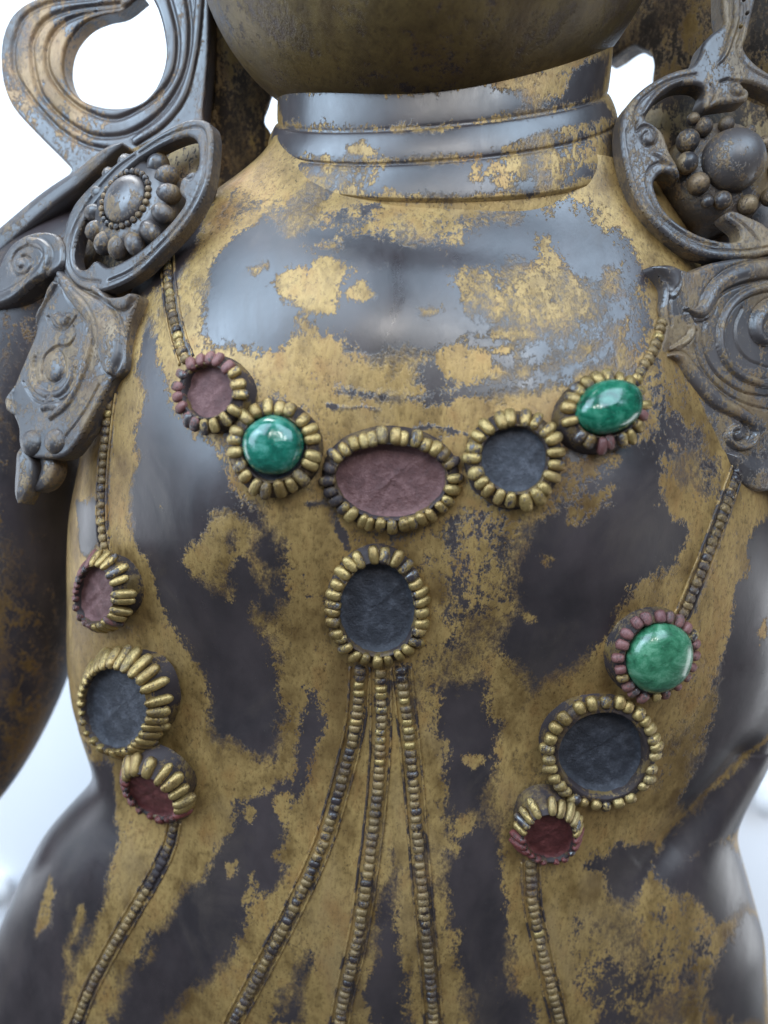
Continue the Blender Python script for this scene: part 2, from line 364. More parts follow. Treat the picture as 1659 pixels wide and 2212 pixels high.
def outline_field(polys, U, V, uvf):
    """gilding left on the surface: > 0 gilded, < 0 worn to the lacquer; polygons painted in order"""
    field = np.full(U.shape, 1.15)
    for kind, soft, pts in polys:
        dense = []
        for (x0, y0), (x1, y1) in zip(pts, list(pts[1:]) + [pts[0]]):
            k = max(1, int(math.hypot(x1-x0, y1-y0)/14))
            dense += [(x0 + (x1-x0)*i/k, y0 + (y1-y0)*i/k) for i in range(k)]
        q = [uvf(x, y) for x, y in dense]; q = [p for p in q if p is not None]
        if len(q) < 3: continue
        q = np.array(q); lo = q.min(0) - 90; hi = q.max(0) + 90
        sel = np.where((U > lo[0]) & (U < hi[0]) & (V > lo[1]) & (V < hi[1]))
        u = U[sel]; v = V[sel]
        d2 = np.full(u.shape, 1e9); ins = np.zeros(u.shape, bool)
        for a, b in zip(q, np.roll(q, -1, 0)):
            e = b - a; L = e @ e + 1e-9
            t = np.clip(((u-a[0])*e[0] + (v-a[1])*e[1]) / L, 0, 1)
            d2 = np.minimum(d2, (u-a[0]-t*e[0])**2 + (v-a[1]-t*e[1])**2)
            cr = ((a[1] > v) != (b[1] > v)) & (u < (b[0]-a[0])*(v-a[1])/(b[1]-a[1]+1e-9) + a[0])
            ins ^= cr
        sd = np.where(ins, np.sqrt(d2), -np.sqrt(d2)) / (soft * 1.4)
        if kind == 'mixd':
            w_ = np.clip(sd*0.5 + 0.5, 0, 1); field[sel] = field[sel]*(1-w_) - 0.12*w_
        elif kind == 'mix':
            w_ = np.clip(sd*0.5 + 0.5, 0, 1); field[sel] = field[sel]*(1-w_) + 0.10*w_
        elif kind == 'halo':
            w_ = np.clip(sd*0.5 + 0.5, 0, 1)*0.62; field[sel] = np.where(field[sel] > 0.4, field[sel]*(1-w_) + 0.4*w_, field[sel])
        elif kind == 'dark': field[sel] = np.minimum(field[sel], np.clip(-sd, -1.9, 1.6))
        else: field[sel] = np.maximum(field[sel], np.clip(sd, -1.9, 0.85))
    return field

def za(l): return [(387 + .6*x, 331.8 + .6*y) for x, y in l]
def zb(l): return [(331.8 + .4*x, 718.9 + .4*y) for x, y in l]
def zc(l): return [(.5*x, 1603.7 + .5*y) for x, y in l]
def zd(l): return [(829.5 + .5*x, 1603.7 + .5*y) for x, y in l]
def ze(l): return [(884.8 + .525*x, 774.2 + .525*y) for x, y in l]
PATCH = [
 # upper chest
 ('dark', 16, za([(100,440),(130,370),(200,290),(270,250),(350,225),(400,300),(540,265),(700,272),(840,282),(960,272),(1050,252),(1150,225),(1300,205),(1450,205),(1500,250),(1600,370),(1640,440),(1640,560),(1560,640),(1500,690),(1440,720),(1330,760),(1180,800),(1130,740),(1200,700),(1100,690),(1060,690),(1020,655),(930,695),(780,722),(690,745),(620,700),(540,640),(420,655),(340,710),(240,700),(200,712),(150,690),(80,630)])),
 ('gold', 20, za([(1000,400),(960,460),(980,510),(1030,572),(1100,590),(1200,600),(1300,640),(1440,620),(1530,560),(1470,470),(1400,440),(1390,380),(1330,310),(1280,300),(1260,380),(1150,400)])),
 ('gold', 14, za([(460,410),(540,365),(600,440),(560,470),(550,560),(460,575),(420,540),(340,480),(290,490),(330,430),(400,400)])),
 ('gold', 10, za([(240,410),(320,380),(330,400),(270,450)])),
 ('gold', 10, za([(600,500),(650,470),(690,515),(650,525),(610,520)])),
 ('gold', 10, za([(420,330),(560,300),(570,345),(470,345)])),
 ('gold', 12, za([(415,595),(445,600),(520,650),(590,705),(520,690),(450,650)])),
 ('gold', 14, za([(1060,650),(1180,625),(1300,640),(1200,665),(1080,680)])),
 ('gold', 14, za([(960,300),(1000,290),(1010,320),(970,330)])),
 ('gold', 16, za([(1520,420),(1590,400),(1580,520),(1520,500)])),
 ('gold', 12, za([(860,560),(945,545),(940,570),(880,578)])),
 ('dark', 14, za([(850,770),(905,760),(960,795),(990,840),(920,850),(855,830)])),
 ('dark', 12, za([(560,850),(700,860),(820,870),(960,850),(1160,800),(1330,770),(1480,720),(1560,640),(1610,560),(1560,730),(1460,790),(1330,850),(1100,880),(900,905),(700,890)])),
 ('dark', 12, za([(660,195),(700,190),(720,230),(690,250)])),
 ('dark', 14, za([(450,110),(520,80),(540,150),(470,150)])),
 ('mixd', 30, za([(200,110),(350,150),(560,190),(760,215),(980,200),(1200,160),(1400,130),(1500,200),(1350,235),(1100,260),(900,290),(600,285),(400,250),(250,240),(150,300),(140,180)])),
 ('mixd', 20, za([(1480,180),(1640,330),(1700,480),(1690,700),(1600,720),(1560,640),(1620,560),(1620,440),(1560,330)])),
 # proper right side of the chest
 ('dark', 16, [(318,700),(335,730),(345,790),(372,870),(400,935),(465,1000),(492,1060),(524,1087),(556,1103),(592,1151),(616,1171),(612,1219),(602,1245),(607,1279),(590,1327),(556,1331),(544,1291),(548,1343),(560,1375),(585,1385),(600,1440),(612,1500),(615,1560),(600,1645),(553,1643),(513,1613),(467,1596),(447,1566),(443,1506),(430,1439),(407,1399),(350,1306),(310,1206),(275,1145),(275,1060),(298,1000),(285,945),(308,860),(298,770)]),
 ('gold', 14, zb([(340,940),(290,1000),(260,1080),(160,1220),(200,1330),(310,1390),(430,1495),(440,1420),(400,1280),(470,1210),(540,1290),(625,1405),(600,1290),(500,1170),(550,1080),(480,1000)])),
 ('dark', 10, [(485,1155),(500,1145),(512,1180),(495,1190)]),
 ('gold', 8, [(342,1095),(348,1085),(350,1105),(344,1110)]),
 ('dark', 12, [(165,1080),(210,1080),(212,1180),(195,1205),(170,1190)]),
 ('dark', 14, [(655,1480),(690,1490),(702,1560),(680,1640),(672,1704),(635,1764),(625,1804),(595,1844),(620,1874),(615,1904),(530,1964),(525,2004),(490,2074),(435,2119),(395,2159),(345,2225),(225,2225),(275,2129),(290,2079),(305,2054),(325,2019),(350,1999),(370,1954),(400,1904),(440,1904),(460,1844),(495,1789),(500,1734),(575,1699),(610,1684),(630,1644),(640,1570)]),
 ('gold', 10, zc([(1200,240),(1240,230),(1225,330),(1195,300)])),
 ('gold', 10, zc([(1070,280),(1095,300),(1085,350),(1065,330)])),
 ('gold', 10, zc([(975,530),(1015,515),(990,580)])),
 ('gold', 10, zc([(1085,565),(1085,680),(1040,700),(1050,640)])),
 ('gold', 10, zc([(640,900),(665,880),(650,940),(610,985)])),
 ('dark', 16, [(-60,1640),(190,1660),(245,1640),(250,1715),(258,1820),(240,1880),(225,1950),(210,1995),(200,2040),(150,2090),(135,2212),(130,2300),(-60,2300)]),
 ('gold', 9, zc([(215,570),(235,640),(215,780),(150,830),(170,700)])),
 ('gold', 9, zc([(290,890),(310,930),(290,985),(280,920)])),
 ('gold', 9, zc([(350,700),(360,740),(320,860),(300,870),(330,780)])),
 # between the strands
 ('dark', 10, [(846,1835),(842,1900),(812,1950),(815,2010),(795,2070),(783,2140),(795,2225),(880,2225),(872,2100),(852,2000),(850,1900)]),
 ('dark', 10, zc([(1330,900),(1360,905),(1340,990),(1310,1060),(1300,1160),(1310,1217),(1130,1217),(1200,1120),(1180,1080),(1260,1020)])),
 ('gold', 9, zc([(1265,1050),(1240,1130),(1210,1180),(1230,1100)])),
 # proper left of the strands
 ('dark', 14, [(958,1472),(937,1535),(932,1593),(945,1604),(939,1679),(949,1734),(969,1804),(994,1814),(988,1845),(960,1845),(955,1884),(960,1924),(970,1974),(975,2029),(980,2074),(990,2129),(1000,2180),(1005,2225),(1155,2225),(1150,2150),(1120,2128),(1110,2084),(1115,2030),(1095,1980),(1075,1914),(1078,1884),(1068,1814),(1055,1729),(1065,1679),(1072,1640),(1084,1561),(1053,1567),(1042,1535),(1047,1467)]),
 ('gold', 12, zd([(300,330),(390,310),(400,360),(330,420),(280,420)])),
 ('gold', 9, zd([(355,70),(410,70),(405,95),(370,105)])),
 ('dark', 15, ze([(900,400),(980,380),(1060,440),(1030,500),(1040,590),(1100,650),(1150,720),(1110,830),(1000,900),(900,960),(850,1060),(780,1170),(690,1260),(600,1320),(500,1370),(420,1260),(360,1180),(370,1080),(400,1020),(410,900),(390,840),(470,760),(440,700),(520,660),(620,620),(700,570),(800,480)])),
 ('gold', 13, ze([(650,620),(720,540),(745,570),(835,525),(800,600),(760,620),(690,680),(650,670)])),
 ('gold', 8, ze([(545,810),(560,820),(555,850),(540,840)])),
 ('gold', 8, ze([(475,1060),(500,1065),(490,1085),(472,1080)])),
 ('dark', 16, [(1655,1120),(1615,1175),(1620,1235),(1588,1268),(1583,1325),(1562,1404),(1552,1457),(1536,1483),(1555,1520),(1515,1614),(1489,1667),(1457,1735),(1480,1752),(1515,1715),(1660,1590),(1760,1560),(1760,1120)]),
 ('gold', 11, [(1640,1340),(1655,1330),(1655,1370),(1640,1400),(1632,1370)]),
 ('dark', 15, zd([(830,540),(940,590),(960,690),(1030,735),(1100,720),(1120,650),(1150,600),(1180,420),(1000,430)])),
 ('dark', 20, zd([(1330,1000),(1420,960),(1560,700),(1640,800),(1640,1217),(1350,1217)])),
 ('dark', 14, zd([(980,1110),(1040,1080),(1160,1090),(1240,1020),(1270,1100),(1290,1217),(960,1217)])),
 ('dark', 10, zd([(1050,950),(1100,930),(1120,1000),(1050,1060),(1020,1050)])),
 ('dark', 22, [(1385,1890),(1440,1840),(1560,1790),(1600,1850),(1630,1960),(1560,2000),(1480,1960)]),
 ('mix', 24, zd([(740,700),(1000,720),(1300,620),(1420,800),(1420,1217),(900,1217),(760,1000)])),
 ('mix', 20, [(1240,980),(1330,960),(1420,1000),(1500,1080),(1560,1100),(1560,1000),(1500,900),(1430,900),(1380,940)]),
 ('mix', 20, [(920,1090),(1080,1100),(1120,1150),(1080,1260),(1070,1340),(1000,1450),(940,1470),(950,1300)]),
 ('dark', 20, [(1700,1560),(1600,1640),(1510,1730),(1440,1800),(1390,1880),(1450,1930),(1530,1850),(1600,1790),(1720,1680)]),
 # cracks in the ground
 ('dark', 4, [(712,1088),(722,1105),(730,1130),(745,1160),(750,1185),(741,1188),(734,1164),(720,1134),(712,1108)]),
 ('dark', 4, [(880,925),(930,916),(975,926),(1012,938),(1010,944),(972,934),(930,924),(884,932)]),
 ('dark', 4, [(1015,1040),(1030,1048),(1060,1080),(1100,1098),(1096,1104),(1052,1088),(1020,1056)]),
 ('dark', 4, [(655,1085),(700,1078),(705,1092),(660,1096)]),
 ('dark', 4, [(700,870),(735,878),(780,874),(820,884),(822,890),(780,882),(735,886),(702,878)]),
 ('dark', 4, [(352,1740),(372,1765),(382,1800),(368,1840),(356,1850),(366,1805),(358,1770)]),
 # shade of the ornaments, painted as dark patches on the shoulders
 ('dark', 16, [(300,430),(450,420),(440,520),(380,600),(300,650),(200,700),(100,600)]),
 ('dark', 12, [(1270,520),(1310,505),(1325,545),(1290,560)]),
]
STRANDS = {
 'a': [(362, 560), (366, 620), (374, 680), (387, 735), (405, 785)],
 'c': [(240, 850), (232, 920), (224, 1000), (220, 1080), (222, 1150), (232, 1205)],
 'd': [(1575, 1060), (1552, 1130), (1528, 1195), (1504, 1255), (1486, 1315)],
 'e': [(778, 1440), (768, 1560), (740, 1680), (698, 1820), (640, 1950), (570, 2085), (500, 2215), (470, 2290)],
 'f': [(822, 1445), (822, 1600), (812, 1740), (795, 1880), (772, 2030), (742, 2160), (720, 2290)],
 'g': [(866, 1440), (880, 1560), (893, 1690), (905, 1840), (918, 1990), (930, 2120), (942, 2290)],
 'h': [(378, 1770), (366, 1825), (335, 1890), (285, 1975), (232, 2065), (185, 2160), (140, 2290)],
 'i': [(1146, 1858), (1150, 1950), (1164, 2020), (1182, 2100), (1200, 2170), (1230, 2290)]}
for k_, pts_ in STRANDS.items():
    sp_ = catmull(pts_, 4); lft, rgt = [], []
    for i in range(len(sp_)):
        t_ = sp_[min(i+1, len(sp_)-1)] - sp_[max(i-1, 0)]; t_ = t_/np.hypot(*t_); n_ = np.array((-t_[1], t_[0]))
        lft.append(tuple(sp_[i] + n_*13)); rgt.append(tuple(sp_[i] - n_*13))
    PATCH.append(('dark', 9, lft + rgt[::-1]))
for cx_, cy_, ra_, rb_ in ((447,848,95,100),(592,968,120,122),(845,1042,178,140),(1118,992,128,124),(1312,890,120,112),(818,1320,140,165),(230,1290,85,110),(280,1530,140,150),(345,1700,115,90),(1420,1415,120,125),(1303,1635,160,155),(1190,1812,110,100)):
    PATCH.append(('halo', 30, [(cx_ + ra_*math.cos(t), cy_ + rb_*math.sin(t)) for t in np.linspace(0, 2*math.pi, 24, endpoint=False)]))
Uq = np.repeat(th[None] * 800.0, NR, 0)
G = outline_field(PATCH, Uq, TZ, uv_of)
# large uneven thinning of the gilding
wob = np.zeros(TX.shape)
for _ in range(24):
    kx, kz, ph = rng.normal(0, 0.011), rng.normal(0, 0.009), rng.uniform(0, 6.28)
    wob += np.sin(kx*Uq + kz*TZ + ph)
G = G + 0.07 * wob
torso = put_mesh('torso', tv, TF, M['torso'], root)
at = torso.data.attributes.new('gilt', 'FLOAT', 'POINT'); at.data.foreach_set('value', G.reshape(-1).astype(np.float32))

# ------------------------------------------------------------------ neck with its three folds
YN = 370.0
lev = [  # left end, front, right end, depth of the front
 ((612, 120), (940, 150), (1320, 60), 150),
 ((604, 264), (940, 273), (1306, 200), 142),
 ((586, 312), (905, 345), (1326, 256), 128),
 ((562, 354), (905, 431), (1345, 350), 108),
 ((540, 400), (905, 500), (1370, 400), 108)]
L3 = []
for l, f, r, y in lev: L3.append((at_y(l[0], l[1], YN), at_y(f[0], f[1], y), at_y(r[0], r[1], YN)))
rows = []; NTN = 220; ng = []
for k in range(len(L3) - 1):
    steps = 22
    for i in range(steps + (1 if k == len(L3) - 2 else 0)):
        t = i / steps
        l, f, r = [L3[k][m].lerp(L3[k+1][m], t) for m in range(3)]
        bulge = 8.5 * (math.sin(math.pi * t) ** 0.30 if 0 < t < 1 else 0)
        if k == 0: bulge *= 0.6
        if k == 3: bulge = -4
        cx, a = (l.x + r.x)/2, (r.x - l.x)/2 + bulge
        b = YN - f.y + bulge
        row = []
        for j in range(NTN):
            q = 2*math.pi*j/NTN; c, s = math.cos(q), math.sin(q)
            x = cx + a*math.copysign(abs(c)**(2/2.2), c); y = YN - b*math.copysign(abs(s)**(2/2.2), s)
            zs = l.z + (r.z - l.z)*(x - l.x)/(r.x - l.x)
            zm = (l.z + r.z)/2
            row.append((x, y, zs + (f.z - zm)*max(s, -0.3)))
        rows.append(row)
nb = MB(); nb.grid(rows[::-1])
neck = nb.build('neck', M['neck'], root)
# gilding of the neck, on its own surface (angle, row)
nv = np.array(nb.v); nrow = len(rows)
nbvh = BVHTree.FromPolygons([Vector(v) for v in nb.v], nb.f)
def neck_uv(px, py):
    d = ray(px, py).normalized(); loc, nr, idx, _ = nbvh.ray_cast(CAM, d)
    if loc is None: return None
    return ((idx % NTN) * 2*math.pi/NTN * 420.0, (idx // NTN) * 3.4)
zn = lambda l: [(442 + .6*x, .6*y) for x, y in l]
NP = [
 ('dark', 8, zn([(262,325),(1000,285),(1400,260),(1430,335),(1230,390),(830,458),(280,442)])),
 ('gold', 9, zn([(1000,270),(1150,240),(1310,250),(1300,330),(1200,385),(1150,330),(1020,310)])),
 ('gold', 8, zn([(640,320),(820,300),(820,330),(640,340)])),
 ('dark', 8, zn([(255,452),(500,462),(830,468),(1230,395),(1420,345),(1470,420),(1280,480),(1000,545),(780,570),(620,566),(400,560),(235,515)])),
 ('gold', 9, zn([(500,530),(560,500),(600,540),(620,565),(500,560)])),
 ('dark', 8, zn([(1320,240),(1500,180),(1500,330),(1330,350)])),
 ('mix', 10, zn([(960,545),(1200,480),(1400,430),(1420,445),(1230,500),(1000,560)])),
 ('dark', 8, zn([(615,605),(700,585),(900,575),(960,600),(950,640),(1060,665),(1110,690),(780,715),(680,695),(620,660)])),
 ('dark', 9, zn([(360,575),(420,575),(440,640),(380,640)])),
 ('dark', 9, zn([(1290,620),(1340,580),(1470,540),(1480,620),(1300,660)])),
 ('mix', 12, zn([(1100,560),(1350,500),(1460,440),(1480,560),(1300,650),(1100,670)])),
 ('dark', 9, zn([(200,545),(250,530),(310,650),(230,610)])),
]
NP.insert(0, ('mixd', 14, zn([(180,450),(560,560),(830,570),(1250,480),(1500,400),(1500,640),(1100,700),(780,725),(400,690),(180,600)])))
UN = (np.tile(np.arange(NTN), nrow) * 2*math.pi/NTN * 420.0)
GN = outline_field(NP, UN, np.repeat(np.arange(nrow), NTN) * 3.4, neck_uv)
a_ = neck.data.attributes.new('gilt', 'FLOAT', 'POINT'); a_.data.foreach_set('value', GN.astype(np.float32))

# ------------------------------------------------------------------ head (only the jaw and chin show)
hb = MB(); rows = []
hc = at_y(948, -395, 330); RX, RYf, RZ = 550, 410, 640
for i in range(97):
    t = math.pi * (i / 96)
    st, ct = math.sin(t), math.cos(t)
    zz = RZ * math.copysign(abs(ct) ** (2/2.5), ct)
    rr = max(abs(st), 1e-3) ** (2/2.5)
    row = []
    for j in range(120):
        q = 2*math.pi*j/120; c, s = math.cos(q), math.sin(q)
        x = RX*rr*c; y = -RYf*rr*s
        chin = 45 * math.exp(-((x)/170)**2 - ((zz + 470)/130)**2) * max(s, 0)
        row.append((hc.x + x + zz*0.0, hc.y + y - chin, hc.z + zz + 0.07*x))
    rows.append(row)
hb.grid(rows[::-1]); head = hb.build('head', M['head'], root)

# ------------------------------------------------------------------ arms
def arm(pts, depth, mat, name='arm'):
    sp = catmull([(x, y, r, d) for x, y, r, d in pts], 12)
    mb = MB(); rows = []
    P = [at_y(x, y, d) for x, y, r, d in sp]
    for i, p in enumerate(P):
        r = sp[i][2] * (D + sp[i][3]) / D
        t = (P[min(i+1, len(P)-1)] - P[max(i-1, 0)]).normalized()
        u = t.cross(Vector((0, 1, 0))).normalized(); w = u.cross(t).normalized()
        rows.append([p + (u*math.cos(2*math.pi*j/64) + w*math.sin(2*math.pi*j/64)) * r * (1 + 0.03*math.sin(3*2*math.pi*j/64 + i*0.1)) for j in range(64)])
    mb.grid(rows, cap0=True, cap1=True)
    return mb.build(name, mat, root)
arm([(520, 520, 90, 470), (400, 530, 105, 480), (250, 590, 140, 470), (130, 690, 160, 475), (75, 850, 158, 480), (60, 1080, 150, 490), (40, 1300, 140, 490), (-5, 1480, 135, 480), (-100, 1660, 130, 430), (-260, 1830, 120, 330)], 450, M['arm'])
arm([(1360, 480, 90, 470), (1480, 470, 120, 470), (1620, 520, 160, 460), (1730, 660, 170, 470), (1790, 850, 160, 490), (1830, 1080, 150, 510), (1870, 1300, 145, 500), (1930, 1480, 140, 480), (2030, 1660, 130, 420), (2180, 1830, 115, 330)], 450, M['arm'])

# ------------------------------------------------------------------ flat carved work
def slab(outline, P0, n, thick, bev, mat, name, parent, curl=None):
    """a carved plate with rounded edges, front face on the plane (P0, n)"""
    pts = [on_plane(x, y, P0, n) for x, y in [tuple(q[:2]) for q in catmull(list(outline) + [outline[0]], 5)[:-1]]]
    m = len(pts)
    cen = sum(pts, Vector()) / m
    tang = [(pts[(i+1) % m] - pts[i-1]).normalized() for i in range(m)]
    inw = [n.cross(t).normalized() for t in tang]
    area2 = sum((pts[i] - cen).cross(pts[(i+1) % m] - cen).dot(n) for i in range(m))
    sg = 1 if area2 > 0 else -1
    mb = MB(); rows = []
    for off, dz in ((bev*1.0, 0), (bev*0.45, -bev*0.18), (bev*0.12, -bev*0.5), (0, -bev), (0, -thick)):
        rows.append([pts[i] + inw[i]*sg*off + n*dz for i in range(m)])
    mb.grid(rows, cap0=True, cap1=True)
    return mb.build(name, mat, parent, smooth=True)

PROF = {
 'dome': [(-1, 0), (-0.97, 0.45), (-0.8, 0.66), (-0.45, 0.80), (-0.12, 0.97), (0, 1), (0.12, 0.97), (0.45, 0.80), (0.8, 0.66), (0.97, 0.45), (1, 0)],
 'round': [(-1, 0), (-0.92, 0.38), (-0.7, 0.72), (-0.35, 0.94), (0, 1), (0.35, 0.94), (0.7, 0.72), (0.92, 0.38), (1, 0)],
 'lip': [(-1, 0), (-0.98, 0.8), (-0.9, 1.0), (-0.62, 1.0), (-0.56, 0.62), (-0.50, 0.62), (-0.44, 0.88), (0.1, 0.92), (0.42, 0.88), (0.48, 0.6), (0.54, 0.6), (0.60, 0.95), (0.9, 1.0), (0.98, 0.8), (1, 0)],
 'rail': [(-1, 0), (-0.97, 0.75), (-0.85, 1.0), (-0.12, 1.0), (-0.05, 0.6), (0.05, 0.6), (0.12, 1.0), (0.85, 1.0), (0.97, 0.75), (1, 0)],
 'three': [(-1, 0), (-0.98, 0.85), (-0.9, 1), (-0.60, 1.0), (-0.57, 0.72), (-0.52, .72), (-0.49, 1.0), (-0.12, 1.0), (-0.08, 0.70), (-0.03, .70), (0.0, 1.0), (0.38, 1.0), (0.42, 0.70), (0.47, .70), (0.50, 1.0), (0.9, 1.0), (0.98, .85), (1, 0)],
}
def ribbon(spine, P0, n, height, prof, mat, name, parent, lift=0.0, n_sub=9, depth=30, mb=None):
    """a carved band: spine points are (x, y, half width)"""
    own = mb is None
    if own: mb = MB()
    sp = catmull(spine, n_sub)
    C = [on_plane(x, y, P0, n) for x, y, w in sp]
    rows = []
    for i, p in enumerate(C):
        t = (C[min(i+1, len(C)-1)] - C[max(i-1, 0)]).normalized()
        u = n.cross(t).normalized()
        w = max(sp[i][2], 1.0) * (p - CAM).dot(FWD) / D
        hh = height * (0.7 if prof == 'dome' else 1.0) * min(1.0, 0.35 + sp[i][2] / 25.0)
        row = [p + u*(o*w) + n*(lift + hh*z) for o, z in PROF[prof]]
        row += [p + u*w*0.96 - n*depth, p - u*w*0.96 - n*depth]
        rows.append(row)
    mb.grid(rows, cap0=True, cap1=True)
    if own: return mb.build(name, mat, parent)
def relief(loops, P0, n, thick, bev, feats, mat, name, parent, sp=2.6):
    """a carved plate: outline loops (with holes), rounded edges, raised ribs and incised lines"""
    u = (RIGHT - n*RIGHT.dot(n)).normalized(); w = n.cross(u)
    if w.dot(UP) < 0: w = -w
    def ab(x, y):
        q = on_plane(x, y, P0, n) - P0; return np.array((q.dot(u), q.dot(w)))
    segs = []
    for lp in loops:
        d = [ab(*q[:2]) for q in catmull(list(lp) + [lp[0]], 5)[:-1]]
        segs += list(zip(d, d[1:] + d[:1]))
    A = np.array([a for a, b in segs]); B = np.array([b for a, b in segs])
    lo = A.min(0) - sp*2; hi = A.max(0) + sp*2
    ga = np.arange(lo[0], hi[0], sp); gb = np.arange(lo[1], hi[1], sp)
    X, Y = np.meshgrid(ga, gb, indexing='ij')
    def field(X, Y):
        d2 = np.full(X.shape, 1e12); nx = np.zeros(X.shape); ny = np.zeros(X.shape); ins = np.zeros(X.shape, bool)
        for a, b in zip(A, B):
            e = b - a; L = e @ e + 1e-9
            t = np.clip(((X-a[0])*e[0] + (Y-a[1])*e[1])/L, 0, 1); qx = a[0] + t*e[0]; qy = a[1] + t*e[1]
            d = (X-qx)**2 + (Y-qy)**2; m = d < d2
            d2 = np.where(m, d, d2); nx = np.where(m, qx, nx); ny = np.where(m, qy, ny)
            ins ^= ((a[1] > Y) != (b[1] > Y)) & (X < (b[0]-a[0])*(Y-a[1])/(b[1]-a[1]+1e-12) + a[0])
        return np.where(ins, np.sqrt(d2), -np.sqrt(d2)), nx, ny
    sdc, _, _ = field(X[:-1, :-1] + sp/2, Y[:-1, :-1] + sp/2)
    sd, nx, ny = field(X, Y)
    keep = sdc > 0
    snap = sd < 0.5*sp
    X = np.where(snap, nx, X); Y = np.where(snap, ny, Y); sd = np.where(snap, 0, sd)
    k = np.clip(sd/bev, 0, 1)
    Z = -bev*(1 - np.sqrt(1 - (1-k)**2))
    add = np.zeros(X.shape); cut = np.zeros(X.shape)
    for kind, spine, h in feats:
        r = np.full(X.shape, 1e6)
        pp = catmull(spine, 6); Q = [ab(p[0], p[1]) for p in pp]
        wd = [max(p[2], 0.8)*(D + P0.y)/D for p in pp]
        for i in range(len(Q) - 1):
            a, b = Q[i], Q[i+1]; e = b - a; L = e @ e + 1e-9
            t = np.clip(((X-a[0])*e[0] + (Y-a[1])*e[1])/L, 0, 1)
            d = np.hypot(X-a[0]-t*e[0], Y-a[1]-t*e[1])/(wd[i] + (wd[i+1]-wd[i])*t)
            r = np.minimum(r, d)
        if kind == 'rib':
            q = np.clip(r, 0, 1)
            add = np.maximum(add, h*(0.75*np.sqrt(1 - q**3) + 0.25*(1 - q)))
            cut = np.minimum(cut, -0.30*h*np.exp(-((r - 1.12)/0.10)**2))
        elif kind == 'flat':
            add = np.maximum(add, h*np.clip((1 - r)*5, 0, 1))
        else:
            cut = np.minimum(cut, -h*np.exp(-(r/0.8)**2))
    Z = Z + (add + np.where(add > 0.5, np.maximum(cut, -4.5), cut))*np.clip(k*1.5, 0, 1)
    idx = -np.ones(X.shape, int); used = np.zeros(X.shape, bool)
    ci, cj = np.where(keep)
    for di in (0, 1):
        for dj in (0, 1): used[ci + di, cj + dj] = True
    idx[used] = np.arange(used.sum())
    xs, ys, zs = X[used], Y[used], Z[used]
    base = np.array(P0)[None] + xs[:, None]*np.array(u)[None] + ys[:, None]*np.array(w)[None]
    V = (base + zs[:, None]*np.array(n)[None]); Bk = base - thick*np.array(n)[None]
    N = len(V)
    F = np.stack([idx[ci, cj], idx[ci+1, cj], idx[ci+1, cj+1], idx[ci, cj+1]], -1).tolist()
    F += [(int(idx[i, j]) + N, int(idx[i, j+1]) + N, int(idx[i+1, j+1]) + N, int(idx[i+1, j]) + N) for i, j in zip(ci, cj)]
    VV = [V, Bk]; nb0 = 2*N
    un, wn, nn_, p0_ = np.array(u), np.array(w), np.array(n), np.array(P0)
    for lp in loops:   # the side walls follow the outline itself
        d = [ab(*q[:2]) for q in catmull(list(lp) + [lp[0]], 5)[:-1]]; m = len(d)
        ring = np.array([p0_ + q[0]*un + q[1]*wn for q in d])
        VV += [ring - nn_*(bev*0.9), ring - nn_*thick]
        F += [(nb0 + a, nb0 + (a+1) % m, nb0 + m + (a+1) % m, nb0 + m + a) for a in range(m)]
        nb0 += 2*m
    o = put_mesh(name, np.vstack(VV), F, mat, parent)
    return o
def spiral(cx, cy, r0, r1, a0, turns, w0, w1, k=22, sq=1.0):
    out = []
    for i in range(k + 1):
        t = i / k; a = a0 + turns * 2*math.pi * t; r = r0 + (r1 - r0) * t
        out.append((cx + r*math.cos(a), cy + r*sq*math.sin(a), w0 + (w1 - w0)*t))
    return out
def dome(px, py, r, h, P0, n, mat, name, parent, lift=0.0, sq=1.0, nu=20, nv=12):
    c = on_plane(px, py, P0, n); k = (c - CAM).dot(FWD) / D
    u = RIGHT - n * RIGHT.dot(n); u.normalize(); w = n.cross(u)
    mb = MB(); mb.ball(c + n*lift, u*r*k, w*r*sq*k, n*h, nu, nv); return mb.build(name, mat, parent)
def group_part(name, label=None, mb=None, mat=None):
    o = mb.build(name, mat, root)
    if label: o['label'] = label
    BASE[o.name + '_inv'] = Matrix()
    return o

# ---- ear and hair panels beside the jaw
nF = Vector((0, -1, 0))
slab([(425, -80), (560, -80), (560, 20), (580, 110), (594, 180), (585, 225), (574, 262), (590, 300), (575, 400), (470, 430), (425, 320), (432, 150)], at_y(500, 150, 520), Vector((0.35, -0.94, 0)).normalized(), 90, 14, M['hair'], 'hair_panel', root)
slab([(1330, -80), (1760, -80), (1760, 260), (1480, 260), (1425, 215), (1408, 180), (1411, 140), (1402, 112), (1382, 104), (1366, 97), (1345, 108), (1326, 122), (1300, 128), (1296, 60)], at_y(1500, 100, 520), Vector((-0.55, -0.8, -0.1)).normalized(), 90, 10, M['hair'], 'hair_panel', root)

